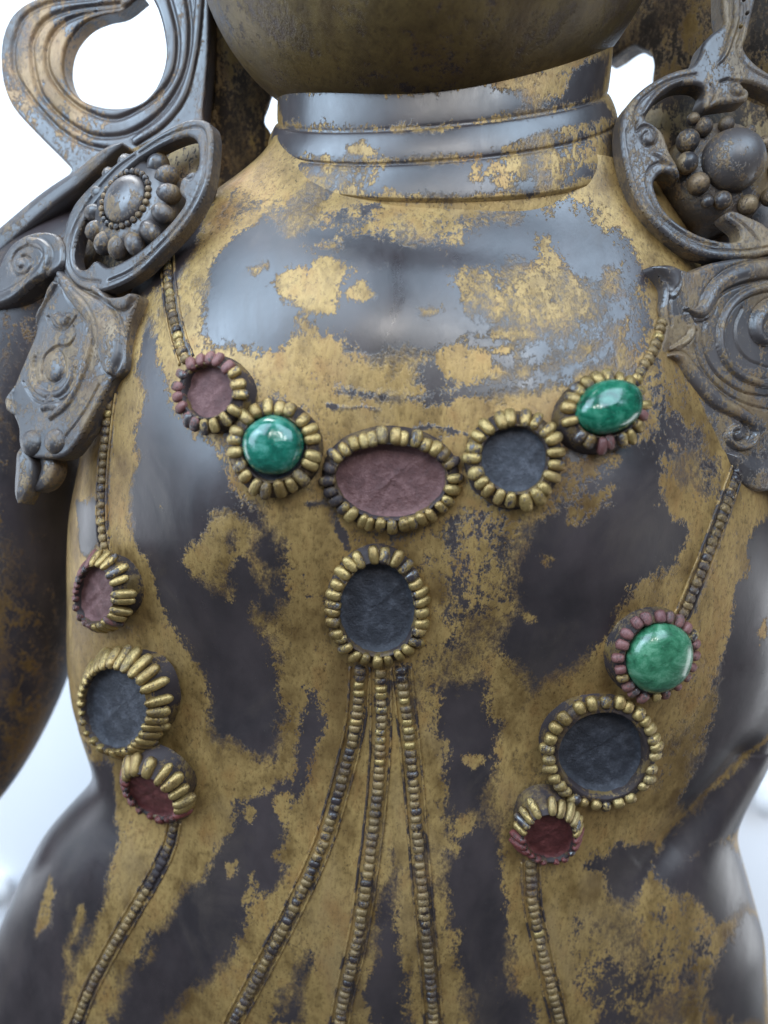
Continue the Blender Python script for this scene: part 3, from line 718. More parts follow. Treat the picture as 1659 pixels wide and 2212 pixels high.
# ---- ribbon scroll at the top left
P0 = at_y(240, 160, 470); n0 = Vector((-0.12, -0.98, 0.12)).normalized()
q1 = lambda l, w: [(.3667*a, .3667*b, w) for a, b in l]
ribbon_o = relief([[(305,-14),(262,19),(218,30),(180,48),(150,82),(137,120),(137,160),(155,198),(190,222),(240,232),(290,226),(325,202),(348,160),(357,110),(350,55),(338,15),(318,-30),(300,-120),
   (440,-120),(452,0),(452,100),(446,180),(440,240),(440,300),(400,340),(330,340),(270,372),(190,391),(142,384),(152,366),(135,345),(80,290),(30,235),(8,190),(0,140),(2,90),(14,50),(38,18),(80,-6),(170,-28),(270,-22)]],
  P0, n0, 50, 9, [
  ('line', q1([(560, -15), (300, 15), (150, 90), (95, 200), (75, 300), (90, 430), (170, 560), (250, 660), (350, 760), (500, 850), (700, 890)], 6), 7),
  ('line', q1([(700, 20), (450, 50), (290, 100), (215, 180), (185, 280), (200, 420), (240, 550), (330, 660), (430, 740), (560, 800), (740, 790), (900, 700), (1020, 560), (1100, 380), (1120, 150), (1090, -80)], 6), 8),
  ('line', q1([(760, 35), (560, 65), (400, 115), (310, 195), (272, 300), (290, 430), (380, 560), (500, 650), (660, 700), (800, 650), (950, 540), (1030, 400), (1045, 200), (1000, 0), (960, -120)], 6), 8),
  ('rib', q1([(1180, -80), (1165, 150), (1140, 330), (1080, 560), (960, 720), (800, 830)], 9), 7),
  ], M['scroll'], 'ribbon_scroll', root)
ribbon_o['label'] = 'grooved ribbon scroll curling round an open loop above the shoulder'
BASE[ribbon_o.name + '_inv'] = Matrix()

# ---- left shoulder ornament
P1 = at_y(250, 560, 150); n1 = Vector((-0.42, -0.86, 0.22)).normalized()
z1 = lambda l: [(.3667*a, .3667*b, w) for a, b, w in l]
z4 = lambda l: [(.3333*a, 497.7 + .3333*b, w) for a, b, w in l]
orn_l = relief([[(300,318),(350,283),(405,258),(445,260),(457,285),(456,335),(448,390),(428,440),(395,490),(350,540),(305,585),(262,612),(215,628),(175,622),(148,600),(135,570),(132,530),(142,480),(160,440),(190,405),(225,372),(262,342)],
   [(300,342),(350,312),(400,293),(422,303),(428,335),(424,366),(408,372),(390,388),(386,415),(398,436),(372,475),(335,512),(295,545),(255,568),(228,576),(205,562),(186,580),(166,578),(157,552),(166,505),(187,465),(217,425),(257,380)]],
  P1, n1, 34, 7, [
  ('line', [(300,330,3),(350,298,3),(405,276,3),(438,280,3),(443,330,3),(436,390,3),(412,445,3),(378,492,3),(330,543,3),(280,585,3),(235,606,3)], 6),
  ('line', [(290,335,3),(250,365,3),(205,415,3),(172,465,3),(150,520,3),(148,570,3),(170,600,3),(215,608,3)], 6),
  ('line', [(418,372,2.5),(412,385,2.5),(400,384,2.5),(399,372,2.5),(410,366,2.5)], 5)], M['ornament'], 'shoulder_ornament', root)
orn_l['label'] = 'openwork shoulder ornament with round flower boss and hanging leaf plaque'
BASE[orn_l.name + '_inv'] = Matrix()
ribbon([(268, 312, 3), (235, 332, 12), (180, 380, 18), (110, 430, 22), (50, 480, 24), (-20, 545, 26), (-80, 620, 26)], P1 - n1*40, n1, 22, 'dome', M['ornament'], 'band', orn_l, depth=80)
# dark ground inside the ring
slab([(280, 320), (380, 275), (445, 275), (450, 340), (440, 410), (390, 480), (300, 560), (220, 590), (170, 570), (165, 500), (210, 410)], P1 - n1*75, n1, 40, 8, M['hair'], 'backing', orn_l)
# flower boss, turned to the outside
cb = on_plane(272, 432, P1, n1); nb_ = Vector((-0.42, -0.84, 0.34)).normalized()
ub = Vector((0, 0, 1)); ub = (ub - nb_*ub.dot(nb_)).normalized(); wb = nb_.cross(ub)
mb = MB(); rows = []
for rr, dz in ((118, -95), (110, -40), (100, -10), (88, 0), (0.5, 2)):
    rows.append([cb + (ub*math.cos(2*math.pi*j/40) + wb*math.sin(2*math.pi*j/40))*rr + nb_*dz for j in range(40)])
mb.grid(rows, cap0=True); boss = mb.build('flower_boss', M['ornament'], orn_l)
def petal_ring(c, n, u, w, r, cnt, lr, lt, ln, mat, parent, name, lift, nu=10, nv=7, ph=0):
    for k in range(cnt):
        a = 2*math.pi*(k + ph)/cnt; d = u*math.cos(a) + w*math.sin(a); t = n.cross(d)
        m2 = MB(); m2.ball(c + d*r + n*lift, d*lr, t*lt, n*ln, nu, nv); m2.build(name, mat, parent)
petal_ring(cb, nb_, ub, wb, 104, 14, 30, 22, 26, M['ornament_gilt'], orn_l, 'petal', -18)
petal_ring(cb, nb_, ub, wb, 66, 26, 8, 8, 7, M['ball'], orn_l, 'boss_bead', 4, 8, 6)  # small beads round the flower boss
m2 = MB(); m2.ball(cb + nb_*2, ub*58, wb*58, nb_*26, 24, 12); m2.build('boss_dome', M['ornament'], orn_l)
# spiral and leaf plaque
relief([[(-90,690),(-20,668),(30,650),(70,615),(104,592),(132,570),(134,530),(122,508),(100,500),(65,503),(30,522),(8,550),(-12,590),(-60,620),(-110,640)]], P1 + n1*10, n1, 46, 9, [
  ('rib', z4([(-200, 560, 20), (0, 470, 20), (150, 380, 18), (260, 270, 16), (310, 160, 13), (270, 90, 10), (190, 70, 9)]), 9),
  ('line', z4([(190, 90, 3), (110, 130, 3), (70, 210, 3), (100, 280, 3), (170, 270, 3), (200, 205, 3), (160, 160, 3), (120, 190, 3)]), 8),
  ('rib', z4([(125, 205, 10), (135, 220, 10)]), 8)], M['ornament'], 'scroll', orn_l)
relief([[(122,575),(150,570),(185,590),(215,618),(235,640),(262,640),(285,632),(294,640),(285,672),(275,700),(268,740),(266,790),(255,808),(240,820),(215,865),(185,920),(160,960),(135,985),(95,990),(60,985),(40,960),(38,925),(25,895),(10,880),(30,830),(55,770),(75,720),(80,680),(100,640)]], P1 - n1*6, n1, 44, 9, [
  ('rib', z4([(400, 290, 8), (470, 400, 16), (560, 480, 22), (650, 560, 32), (700, 680, 34), (715, 790, 28), (715, 870, 18), (725, 925, 6)]), 15),
  ('line', z4([(480, 380, 2.5), (580, 480, 2.5), (640, 600, 2.5), (650, 740, 2.5), (680, 860, 2.5)]), 6),
  ('rib', z4([(620, 380, 8), (720, 440, 14), (800, 470, 16), (845, 440, 10), (875, 410, 4)]), 12),
  ('rib', z4([(400, 330, 7), (500, 480, 8), (580, 580, 8), (590, 700, 8), (560, 860, 8), (500, 1010, 8), (430, 1130, 8), (330, 1210, 7)]), 9),
  ('rib', z4([(360, 350, 8), (270, 480, 11), (210, 620, 13), (150, 760, 13), (90, 930, 12), (60, 1080, 9), (80, 1190, 6)]), 10),
  ('line', z4([(470, 620, 3), (485, 680, 3), (440, 745, 3), (370, 750, 3), (315, 785, 3), (280, 840, 3), (270, 930, 3)]), 8),
  ('line', z4([(310, 560, 3), (340, 620, 3), (410, 640, 3), (460, 600, 3), (490, 560, 3)]), 8),
  ('rib', z4([(370, 560, 9), (410, 585, 12), (445, 560, 7)]), 9),
  ('rib', z4([(345, 860, 26), (355, 900, 26)]), 10),
  ('rib', z4([(230, 800, 4), (205, 900, 7), (225, 1000, 8), (300, 1060, 8), (390, 1050, 8), (450, 980, 7), (480, 880, 5)]), 7),
  ('line', z4([(150, 980, 2.5), (220, 1090, 2.5), (320, 1120, 2.5), (430, 1080, 2.5), (510, 980, 2.5), (540, 850, 2.5)]), 6),
  ('rib', z4([(280, 1150, 8), (330, 1120, 14), (390, 1150, 8)]), 8),
  ('line', z4([(640, 1000, 2.5), (560, 1150, 2.5), (460, 1290, 2.5), (360, 1400, 2.5)]), 6)], M['ornament_gilt'], 'leaf_plaque', orn_l)
dome(.3333*190, 497.7 + .3333*1375, 30, 26, P1, n1, M['ornament_gilt'], 'boss_dome', orn_l, lift=-12)
dome(.3333*345, 497.7 + .3333*1365, 29, 26, P1, n1, M['ornament_gilt'], 'boss_dome', orn_l, lift=-12)
ribbon(z4([(165, 1400, 4), (170, 1450, 18), (175, 1540, 24), (165, 1640, 22), (150, 1720, 14), (140, 1770, 5)]), P1 - n1*20, n1, 28, 'dome', M['ornament_gilt'], 'drop', orn_l)
ribbon(z4([(290, 1390, 4), (300, 1440, 14), (330, 1530, 20), (300, 1620, 16), (240, 1680, 6)]), P1 - n1*40, n1, 24, 'dome', M['ornament_gilt'], 'drop', orn_l)

# ---- right shoulder ornament: ring with its boss
P2 = at_y(1560, 350, 200); n2 = Vector((0.14, -0.95, 0.24)).normalized()
z3 = lambda l: [(1216.6 + .275*a, .275*b, .275*w) for a, b, w in l]
z3p = lambda l: [(1216.6 + .275*a, .275*b) for a, b in l]
orn_r = relief([z3p([(1250,-200),(1255,60),(1265,180),(1170,260),(1110,330),(1075,430),(1020,510),(900,545),(800,585),(640,685),(515,815),(465,950),(465,1150),(520,1400),(600,1600),(720,1755),(900,1905),(1100,2000),(1300,2030),(1500,2020),(1609,1990),(1780,1940),
  (1780,1780),(1640,1790),(1560,1740),(1450,1690),(1350,1650),(1285,1670),(1300,1720),(1385,1790),(1400,1860),(1330,1895),(1200,1880),(1050,1830),(900,1740),(785,1620),(722,1470),(735,1395),(790,1350),(860,1360),(925,1392),(905,1300),(845,1190),(790,1040),(705,965),(655,930),(690,850),(760,765),(900,672),(1050,655),(1125,700),(1105,780),(1130,850),(1200,820),(1340,800),(1450,780),(1465,715),(1405,645),(1480,645),(1609,695),(1780,770),
  (1780,640),(1609,560),(1490,470),(1425,370),(1450,290),(1480,150),(1515,0),(1525,-200)])], P2, n2, 46, 9, [
  ('line', z3([(1050, 580, 9), (900, 610, 9), (760, 670, 9), (620, 780, 9), (570, 880, 9), (555, 960, 9)]), 7),
  ('rib', z3([(930, 640, 10), (790, 700, 20), (690, 800, 22), (620, 900, 12)]), 8),
  ('line', z3([(500, 1020, 8), (515, 1150, 8), (565, 1380, 8), (645, 1580, 8), (760, 1710, 8), (930, 1850, 8), (1110, 1940, 8), (1300, 1970, 8), (1500, 1960, 8), (1700, 1920, 8)]), 5),
  ('line', z3([(580, 960, 9)] + [(665 + (100 - 5.0*k)*math.cos(t), 1080 + (104 - 5.0*k)*math.sin(t), 9) for k, t in enumerate(np.linspace(-2.6, 4.2, 15))]), 10),
  ('rib', z3([(640, 1050, 50), (670, 1090, 50)]), 8),
  ('line', z3([(870, 1320, 8), (770, 1275, 8), (690, 1310, 8), (655, 1400, 8), (680, 1520, 8), (760, 1680, 8), (900, 1800, 8), (1060, 1890, 8), (1220, 1930, 8)]), 8),
  ('rib', z3([(700, 1200, 10), (780, 1230, 26), (840, 1290, 22), (895, 1360, 10)]), 6),
  ('line', z3([(1240, 640, 9), (1300, 620, 9)] + [(1365 + (80 - 4.0*k)*math.cos(t), 705 + (76 - 4.0*k)*math.sin(t), 9) for k, t in enumerate(np.linspace(-1.9, 4.6, 15))]), 10),
  ('rib', z3([(1350, 690, 40), (1370, 715, 40)]), 8),
  ('rib', z3([(1340, -200, 34), (1350, 50, 34), (1345, 180, 30), (1310, 300, 28), (1270, 420, 22), (1220, 500, 10)]), 12),
  ('line', z3([(1440, -150, 8), (1430, 100, 8), (1400, 260, 8), (1370, 380, 8), (1430, 500, 8), (1560, 590, 8), (1760, 680, 8)]), 7),
  ('line', z3([(1560, 1960, 8), (1530, 1880, 8), (1460, 1800, 8), (1390, 1740, 8), (1320, 1690, 8)]), 7),
  ('line', z3([(1160, 660, 8), (1200, 740, 8), (1160, 810, 8)]), 7)], M['ornament_gilt'], 'shoulder_ornament', root)
orn_r['label'] = 'openwork ring ornament with a large dome boss ringed by small balls'
BASE[orn_r.name + '_inv'] = Matrix()
for a, b in ((1400, 20), (1425, 125), (1375, 230)):
    dome(1216.6 + .275*a, .275*b, 4, 6, P2, n2, M['hair'], 'peg_hole', orn_r, lift=10)
# ground and boss
slab([q[:2] for q in z3([(560, 900, 0), (700, 700, 0), (900, 600, 0), (1150, 560, 0), (1500, 800, 0), (1800, 900, 0), (1850, 1500, 0), (1500, 1850, 0), (1150, 1800, 0), (860, 1720, 0), (640, 1500, 0), (560, 1200, 0)])], P2 - n2*150, n2, 40, 8, M['hair'], 'backing', orn_r)
u2 = (RIGHT - n2*RIGHT.dot(n2)).normalized(); w2 = n2.cross(u2)
c2 = on_plane(1590, 350, P2, n2)
mb = MB(); mb.grid([[c2 + (u2*math.cos(2*math.pi*j/48) + w2*math.sin(2*math.pi*j/48))*r + n2*dz for j in range(48)] for r, dz in ((125, -160), (118, -60), (100, -22), (0.5, -16))], cap0=True)
mb.build('boss_base', M['ornament_gilt'], orn_r)
dome(1587, 344, 67, 70, P2, n2, M['ornament_gilt'], 'boss_dome', orn_r, lift=-10, sq=0.98, nu=40, nv=24)
for x, y, r in ((1527, 267, 20), (1577, 262, 17), (1493, 298, 25), (1491, 346, 24), (1516, 391, 24), (1568, 427, 20), (1623, 437, 22), (1627, 277, 14), (1660, 305, 18), (1672, 420, 20), (1690, 360, 22), (1535, 430, 14), (1505, 250, 14)):
    dome(x, y, r, r*1.05, P2, n2, M['ball'], 'ball', orn_r, lift=-14, nu=16, nv=10)

# ---- right shoulder ornament: scrolled plaque below
P3 = at_y(1560, 760, 110); n3 = Vector((0.34, -0.92, 0.18)).normalized()
z5 = lambda l: [(1216.6 + .3*a, 497.7 + .3*b, .3*w) for a, b, w in l]
z5p = lambda l: [(1216.6 + .3*a, 497.7 + .3*b) for a, b in l]
pl = relief([z5p([(660, 250), (790, 245), (930, 290), (1100, 225), (1475, 170), (1750, 200), (1750, 1500), (1700, 1900), (1400, 1720), (1250, 1640), (1130, 1600), (1060, 1430), (940, 1300), (800, 1100), (690, 960), (690, 880), (730, 700), (720, 560), (745, 410)])], P3, n3, 60, 11, [
  ('rib', z5([(690, 265, 20), (790, 320, 56), (815, 400, 40), (790, 470, 20)]), 10),
  ('line', z5([(850, 300, 8), (830, 380, 8), (780, 460, 8), (770, 560, 8), (780, 680, 8)]), 9),
  ('rib', z5([(1750, 250, 60), (1475, 270, 62), (1250, 320, 58), (1110, 400, 50), (1050, 500, 56), (1000, 580, 40), (930, 590, 20), (870, 560, 8)]), 14),
  ('line', z5([(1750, 330, 8), (1475, 350, 8), (1260, 400, 8), (1120, 480, 8), (1090, 580, 8), (1040, 650, 8), (960, 660, 8)]), 9),
  ('rib', z5([(880, 600, 8), (920, 690, 20), (915, 760, 26), (850, 820, 24), (770, 860, 12)]), 11),
  ('line', z5([(940, 640, 8), (945, 740, 8), (890, 820, 8), (800, 850, 8), (750, 890, 8)]), 9),
  ('rib', z5([(1750, 420, 24), (1475, 410, 28), (1290, 470, 28), (1180, 580, 28), (1130, 720, 28), (1140, 870, 28), (1210, 990, 28), (1330, 1070, 28), (1500, 1110, 28), (1750, 1100, 26)]), 11),
  ('line', z5([(1030, 640, 9), (1005, 740, 9), (1020, 870, 9), (1080, 1000, 9), (1170, 1090, 9), (1300, 1165, 9), (1450, 1190, 9), (1750, 1210, 9)]), 9),
  ('line', z5([(960, 720, 8), (955, 850, 8), (1000, 980, 8), (1080, 1090, 8), (1200, 1190, 8), (1350, 1260, 8), (1500, 1290, 8)]), 7),
  ('rib', z5([(760, 900, 16), (840, 920, 44), (900, 1000, 56), (990, 1110, 58), (1100, 1220, 54), (1230, 1295, 44), (1340, 1365, 36), (1385, 1450, 30), (1350, 1535, 26), (1260, 1560, 22), (1190, 1515, 18), (1190, 1440, 16), (1240, 1405, 14)]), 14),
  ('line', z5([(1290, 1380, 9), (1330, 1440, 9), (1310, 1500, 9), (1250, 1510, 9), (1230, 1460, 9), (1265, 1440, 9)]), 9),
  ('rib', z5([(1640, 500, 50), (1480, 560, 60), (1400, 640, 56), (1390, 740, 42), (1440, 800, 28), (1520, 800, 14)]), 18),
  ('line', z5([(1290, 560, 8), (1240, 680, 8), (1250, 820, 8), (1330, 930, 8), (1480, 990, 8)]), 6)], M['ornament_gilt'], 'shoulder_plaque', root)
pl['label'] = 'carved plaque of C-scrolls and spirals hanging over the upper arm'
BASE[pl.name + '_inv'] = Matrix()
def zrib(l, h, prof, mat, name, lift=0.0): ribbon(z5(l), P3, n3, h, prof, mat, name, pl, lift=lift)
zrib([(1170, 1600, 8), (1230, 1640, 60), (1320, 1720, 110), (1450, 1760, 120), (1600, 1740, 110)], 40, 'dome', M['ornament'], 'leaf', -14)
zrib([(1240, 1740, 6), (1270, 1800, 40), (1330, 1900, 90), (1420, 1990, 100), (1430, 2080, 80), (1400, 2200, 44), (1390, 2320, 14)], 30, 'dome', M['arm'], 'drop', -40)

# ------------------------------------------------------------------ beads: one shared shape
def bead_shape(seed):
    r = random.Random(seed); V = []; F = []; nu, nv = 10, 6
    for i in range(nv + 1):
        t = math.pi*i/nv - math.pi/2
        for j in range(nu):
            q = 2*math.pi*j/nu
            e = lambda a, p: math.copysign(abs(a)**p, a)
            ct, st, cq, sq = math.cos(t), math.sin(t), math.cos(q), math.sin(q)
            k = 1 + r.uniform(-0.07, 0.07)
            # long axis x; blunt ends, flattened crown
            V.append((e(st, .72)*k*(1 if st < 0 else 0.96), e(ct, .72)*e(cq, .8)*k, e(ct, .72)*e(sq, .8)*k*(0.92 if sq > 0 else 1)))
    for i in range(nv):
        for j in range(nu):
            F.append((i*nu + j, (i+1)*nu + j, (i+1)*nu + (j+1) % nu, i*nu + (j+1) % nu))
    return V, F
bead_mesh = {}; _bc = [0]
def bead_data(mat):
    _bc[0] += 1; key = (mat.name, _bc[0]*7 % 5)
    if key not in bead_mesh:
        V, F = bead_shape(key[1])
        me = bpy.data.meshes.new('bead'); me.from_pydata(V, [], F); me.polygons.foreach_set('use_smooth', [True]*len(me.polygons))
        me.materials.append(mat); bead_mesh[key] = me
    return bead_mesh[key]
def bead(name, c, ax, ay, az, mat, parent):
    o = bpy.data.objects.new(name, bead_data(mat)); COL.objects.link(o)
    o.parent = parent; o.matrix_parent_inverse = Matrix()
    o.matrix_basis = Matrix(((ax.x*S, ay.x*S, az.x*S, c.x*S), (ax.y*S, ay.y*S, az.y*S, c.y*S), (ax.z*S, ay.z*S, az.z*S, c.z*S), (0, 0, 0, 1)))
    return o

DENTS = []
# parts hang from the root at its base: their own meshes are in world space, so sub-parts use an identity inverse under them
def setting(label, bed, h, depth, n_beads, blen, bwid, bedmat_, beadmats, skirt=34, turn=None, gem=None, base=None, off0=4, seed=0, gap=(), nfix=None, dent=True):
    rnd = random.Random(seed)
    cx, cy, rx, ry, rot = bed
    bp = base or (cx, cy)
    hp = hit(*bp)
    ns = Vector()
    for dx, dy in ((0, 0), (25, 0), (-25, 0), (0, 25), (0, -25)):
        q = hit(bp[0] + dx, bp[1] + dy)
        if q: ns += q[1]
    n = ns.normalized()
    if turn is not None: n = (n + Vector(turn)).normalized()
    if nfix is not None: n = (ray(*bp).normalized()*(-nfix[0]) + RIGHT*nfix[1] + UP*nfix[2]).normalized()
    P = hp[0] + n*h
    K = 56
    def pt(a):
        x = rx*math.cos(a); y = ry*math.sin(a)
        return on_plane(cx + x*math.cos(rot) - y*math.sin(rot), cy + x*math.sin(rot) + y*math.cos(rot), P, n)
    rim = [pt(2*math.pi*j/K) for j in range(K)]
    c = sum(rim, Vector())/K
    jig = [1 + 0.02*math.sin(3*2*math.pi*j/K + seed) + rnd.uniform(-0.012, 0.012) for j in range(K)]
    rim = [c + (p - c)*g for p, g in zip(rim, jig)]
    out = []
    for j in range(K):
        t = (rim[(j+1) % K] - rim[j-1]).normalized(); o = t.cross(n).normalized()
        if o.dot(rim[j] - c) < 0: o = -o
        out.append(o)
    if dent: DENTS.append((c, n, rim, depth))
    mb = MB()
    tall = ((skirt + blen*0.30, -h - 30), (blen*0.26, -h*0.6), (blen*0.14 + off0, -12), (off0, -3), (4, 1), (1, 0), (-1, -depth*0.5), (-2.5, -depth))
    rows = [[rim[j] + out[j]*o + n*z for j in range(K)] for o, z in tall] if h > 43 else [[rim[j] + out[j]*o + n*z for j in range(K)] for o, z in ((skirt + blen*0.6, -h - 26), (skirt*0.7 + blen*0.45, -h*0.55), (blen*0.42 + off0, -7), (off0, -3), (4, 1), (1, 0), (-1, -depth*0.5), (-2.5, -depth))]
    mb.grid(rows)
    cup = mb.build('jewel_setting', M['cup'], root); cup['label'] = label; BASE[cup.name + '_inv'] = Matrix()
    # bed
    m2 = MB(); m2.grid([[rim[j] + out[j]*(-0.5) - n*(depth*0.55) for j in range(K)]] + [[c + (rim[j] - c)*k - n*(depth*d) for j in range(K)] for k, d in ((0.95, 0.93), (0.85, 1.0), (0.66, 1.0), (0.5, 1.0), (0.34, 1.0), (0.18, 1.0), (0.01, 1.0))])
    m2.v = [tuple(Vector(v) + n*(1.6*math.sin(v[0]*0.11 + seed) * math.sin(v[2]*0.13 + 2*seed) + 0.9*math.sin(v[0]*0.23 - v[2]*0.19 + seed))) for v in m2.v]
    m2.build('setting_bed', bedmat_, cup)
    # beads evenly along the rim
    L = [0]
    for j in range(K): L.append(L[-1] + (rim[(j+1) % K] - rim[j]).length)
    for b_ in range(n_beads):
        s_ = (b_ + 0.5 + rnd.uniform(-0.17, 0.17)) / n_beads * L[-1]
        j = max(i for i in range(K) if L[i] <= s_); t = (s_ - L[j]) / (L[j+1] - L[j])
        p = rim[j].lerp(rim[(j+1) % K], t); o = out[j].lerp(out[(j+1) % K], t).normalized()
        ang = math.degrees(math.atan2((p - c).dot(UP), (p - c).dot(RIGHT))) % 360
        if any(a <= ang <= b2 for a, b2 in gap): continue
        tl = rnd.uniform(0.32, 0.5) if h < 43 else rnd.uniform(0.85, 1.0)
        d = (o*math.cos(tl) - n*math.sin(tl)).normalized(); tg = n.cross(o).normalized(); up = d.cross(tg).normalized()
        l = blen*rnd.uniform(0.88, 1.16); w = bwid*rnd.uniform(0.86, 1.10)
        mat = beadmats[0] if len(beadmats) == 1 else beadmats[1](ang, rnd) or beadmats[0]
        bead('bead', p + o*(off0 + rnd.uniform(-2, 2.5)) + d*(l*0.40) + n*1, d*l/2, tg*w*0.51, up*w*0.5, mat, cup)
    if gem:
        gmat, gh, gx, gy, grx, gry, grot = gem
        rows = []; gc = None
        Pg = P - n*2
        def gp(a, k):
            x = grx*k*math.cos(a); y = gry*k*math.sin(a)
            return on_plane(gx + x*math.cos(grot) - y*math.sin(grot), gy + x*math.sin(grot) + y*math.cos(grot), Pg, n)
        for k, z in ((0.94, -depth*0.9), (1.0, -2), (1.0, 0.10*gh), (0.975, 0.28*gh), (0.92, 0.47*gh), (0.82, 0.66*gh), (0.68, 0.81*gh), (0.5, 0.91*gh), (0.3, 0.97*gh), (0.12, 0.995*gh), (0.005, gh)):
            rows.append([gp(2*math.pi*j/64, k*(1 + 0.018*math.sin(2*2*math.pi*j/64 + seed) + 0.012*math.sin(5*2*math.pi*j/64 + 2*seed))) + n*(z + 0.5*math.sin(3*2*math.pi*j/64 + seed)*k*(1-k)*4) for j in range(64)])
        m3 = MB(); m3.grid(rows); g = m3.build('gemstone', gmat, cup)
    return cup
GO, WO, PI_ = M['bead_gold'], M['bead_worn'], M['bead_pink']
def mixw(p): return [GO, lambda a, r: WO if r.random() < p else None]
setting('small round setting with faded pink bed at the upper left of the necklace', (447, 845, 53, 57, 0), 34, 22, 18, 32, 22, M['pink'],
        [PI_, lambda a, r: GO if (a < 35 or a > 250 and r.random() < .7) else None], skirt=14, seed=1)
setting('round setting holding a polished green stone left of the central oval', (590, 967, 68, 71, 0), 30, 14, 20, 36, 25, M['blue'], mixw(.12), skirt=18, seed=2,
        gem=(M['gem_a'], 40, 590, 962, 65, 66, 0.2))
setting('large oval setting with faded pink bed at the centre of the necklace', (844, 1040, 120, 80, 0.02), 32, 22, 31, 34, 24, M['pink'],
        [GO, lambda a, r: M['cup'] if 160 < a < 205 or 8 < a < 25 else (WO if r.random() < .12 else None)], skirt=18, seed=3)
setting('round setting with empty dark slate bed right of the central oval', (1112, 992, 72, 72, 0), 32, 22, 21, 36, 25, M['blue'], mixw(.15), skirt=18, seed=4)
setting('setting with a high domed deep green stone at the right end of the necklace', (1312, 886, 66, 56, -0.35), 40, 14, 19, 32, 23, M['red'],
        [GO, lambda a, r: PI_ if a > 220 and r.random() < .5 else (WO if r.random() < .3 else None)], skirt=14, seed=5,
        gem=(M['gem_b'], 42, 1313, 880, 74, 57, -0.32))
setting('tall oval setting with empty dark bed hanging below the central oval', (816, 1319, 82, 100, -0.03), 30, 26, 29, 36, 24, M['blue'], mixw(.1), skirt=18, seed=6)
setting('small pink-bedded setting at the flank below the side bead strand', (203, 1287, 40, 62, 0.05), 48, 20, 24, 50, 20, M['pink'],
        [GO, lambda a, r: PI_ if 100 < a < 250 else (PI_ if r.random() < .12 else None)], skirt=0, seed=7, base=(232, 1290), turn=(-0.2, 0, 0))
setting('large flank setting with empty dark bed and long side petals', (246, 1532, 70, 90, -0.08), 56, 22, 31, 62, 25, M['blue'], mixw(.1), skirt=0, seed=8, base=(282, 1528), turn=(-0.22, 0.0, -0.05))
setting('downward-facing red setting at the waist under the large flank setting', (324, 1722, 62, 34, 0.70), 46, 10, 19, 58, 27, M['red'],
        [GO, lambda a, r: M['bead_red'] if 150 < a < 330 else None], skirt=0, seed=9, base=(340, 1700), nfix=(0.60, -0.45, -0.66), dent=False)
setting('setting with dull pale green stone and pinkish beads on the right side', (1421, 1420, 68, 77, 0.5), 34, 14, 22, 28, 22, M['pink'],
        [PI_, lambda a, r: WO if r.random() < .12 else None], skirt=14, seed=10, gem=(M['gem_c'], 44, 1422, 1419, 65, 78, 0.55))
setting('large round setting with empty dark bed on the right side', (1303, 1632, 93, 92, 0), 36, 34, 29, 32, 26, M['blue'], mixw(.2), skirt=16, seed=11, off0=14)
setting('small downward-facing red setting below the large round one', (1188, 1812, 54, 50, 0), 46, 16, 21, 44, 20, M['red'],
        [GO, lambda a, r: M['bead_red'] if 165 < a < 355 else (WO if r.random() < .4 else None)], skirt=0, seed=12, base=(1192, 1795), turn=(0, 0, -0.35))

# the body is hollowed under each bed
TV = tv.copy()
for c, n, rim, depth in DENTS:
    cc3 = np.array(c); nn = np.array(n); t1 = np.array((rim[0] - c).normalized()); t2 = np.cross(nn, t1)
    ra = np.array([(p - c).length for p in rim]); an = np.array([math.atan2(np.dot(np.array(p - c), t2), np.dot(np.array(p - c), t1)) for p in rim]) % (2*math.pi)
    oo = np.argsort(an); an = an[oo]; ra = ra[oo]
    dv = TV - cc3; near = np.where((dv**2).sum(1) < (ra.max()*1.5)**2)[0]
    d_ = dv[near]; hh = d_ @ nn; a1 = d_ @ t1; a2 = d_ @ t2
    lim = np.interp(np.arctan2(a2, a1) % (2*math.pi), an, ra, period=2*math.pi)
    inside = np.hypot(a1, a2) < lim*1.06
    k_ = inside & (hh > -(depth + 8))
    TV[near[k_]] += nn[None] * (-(depth + 8) - hh[k_])[:, None]
torso.data.vertices.foreach_set('co', (TV*S).reshape(-1).astype(np.float32)); torso.data.update()

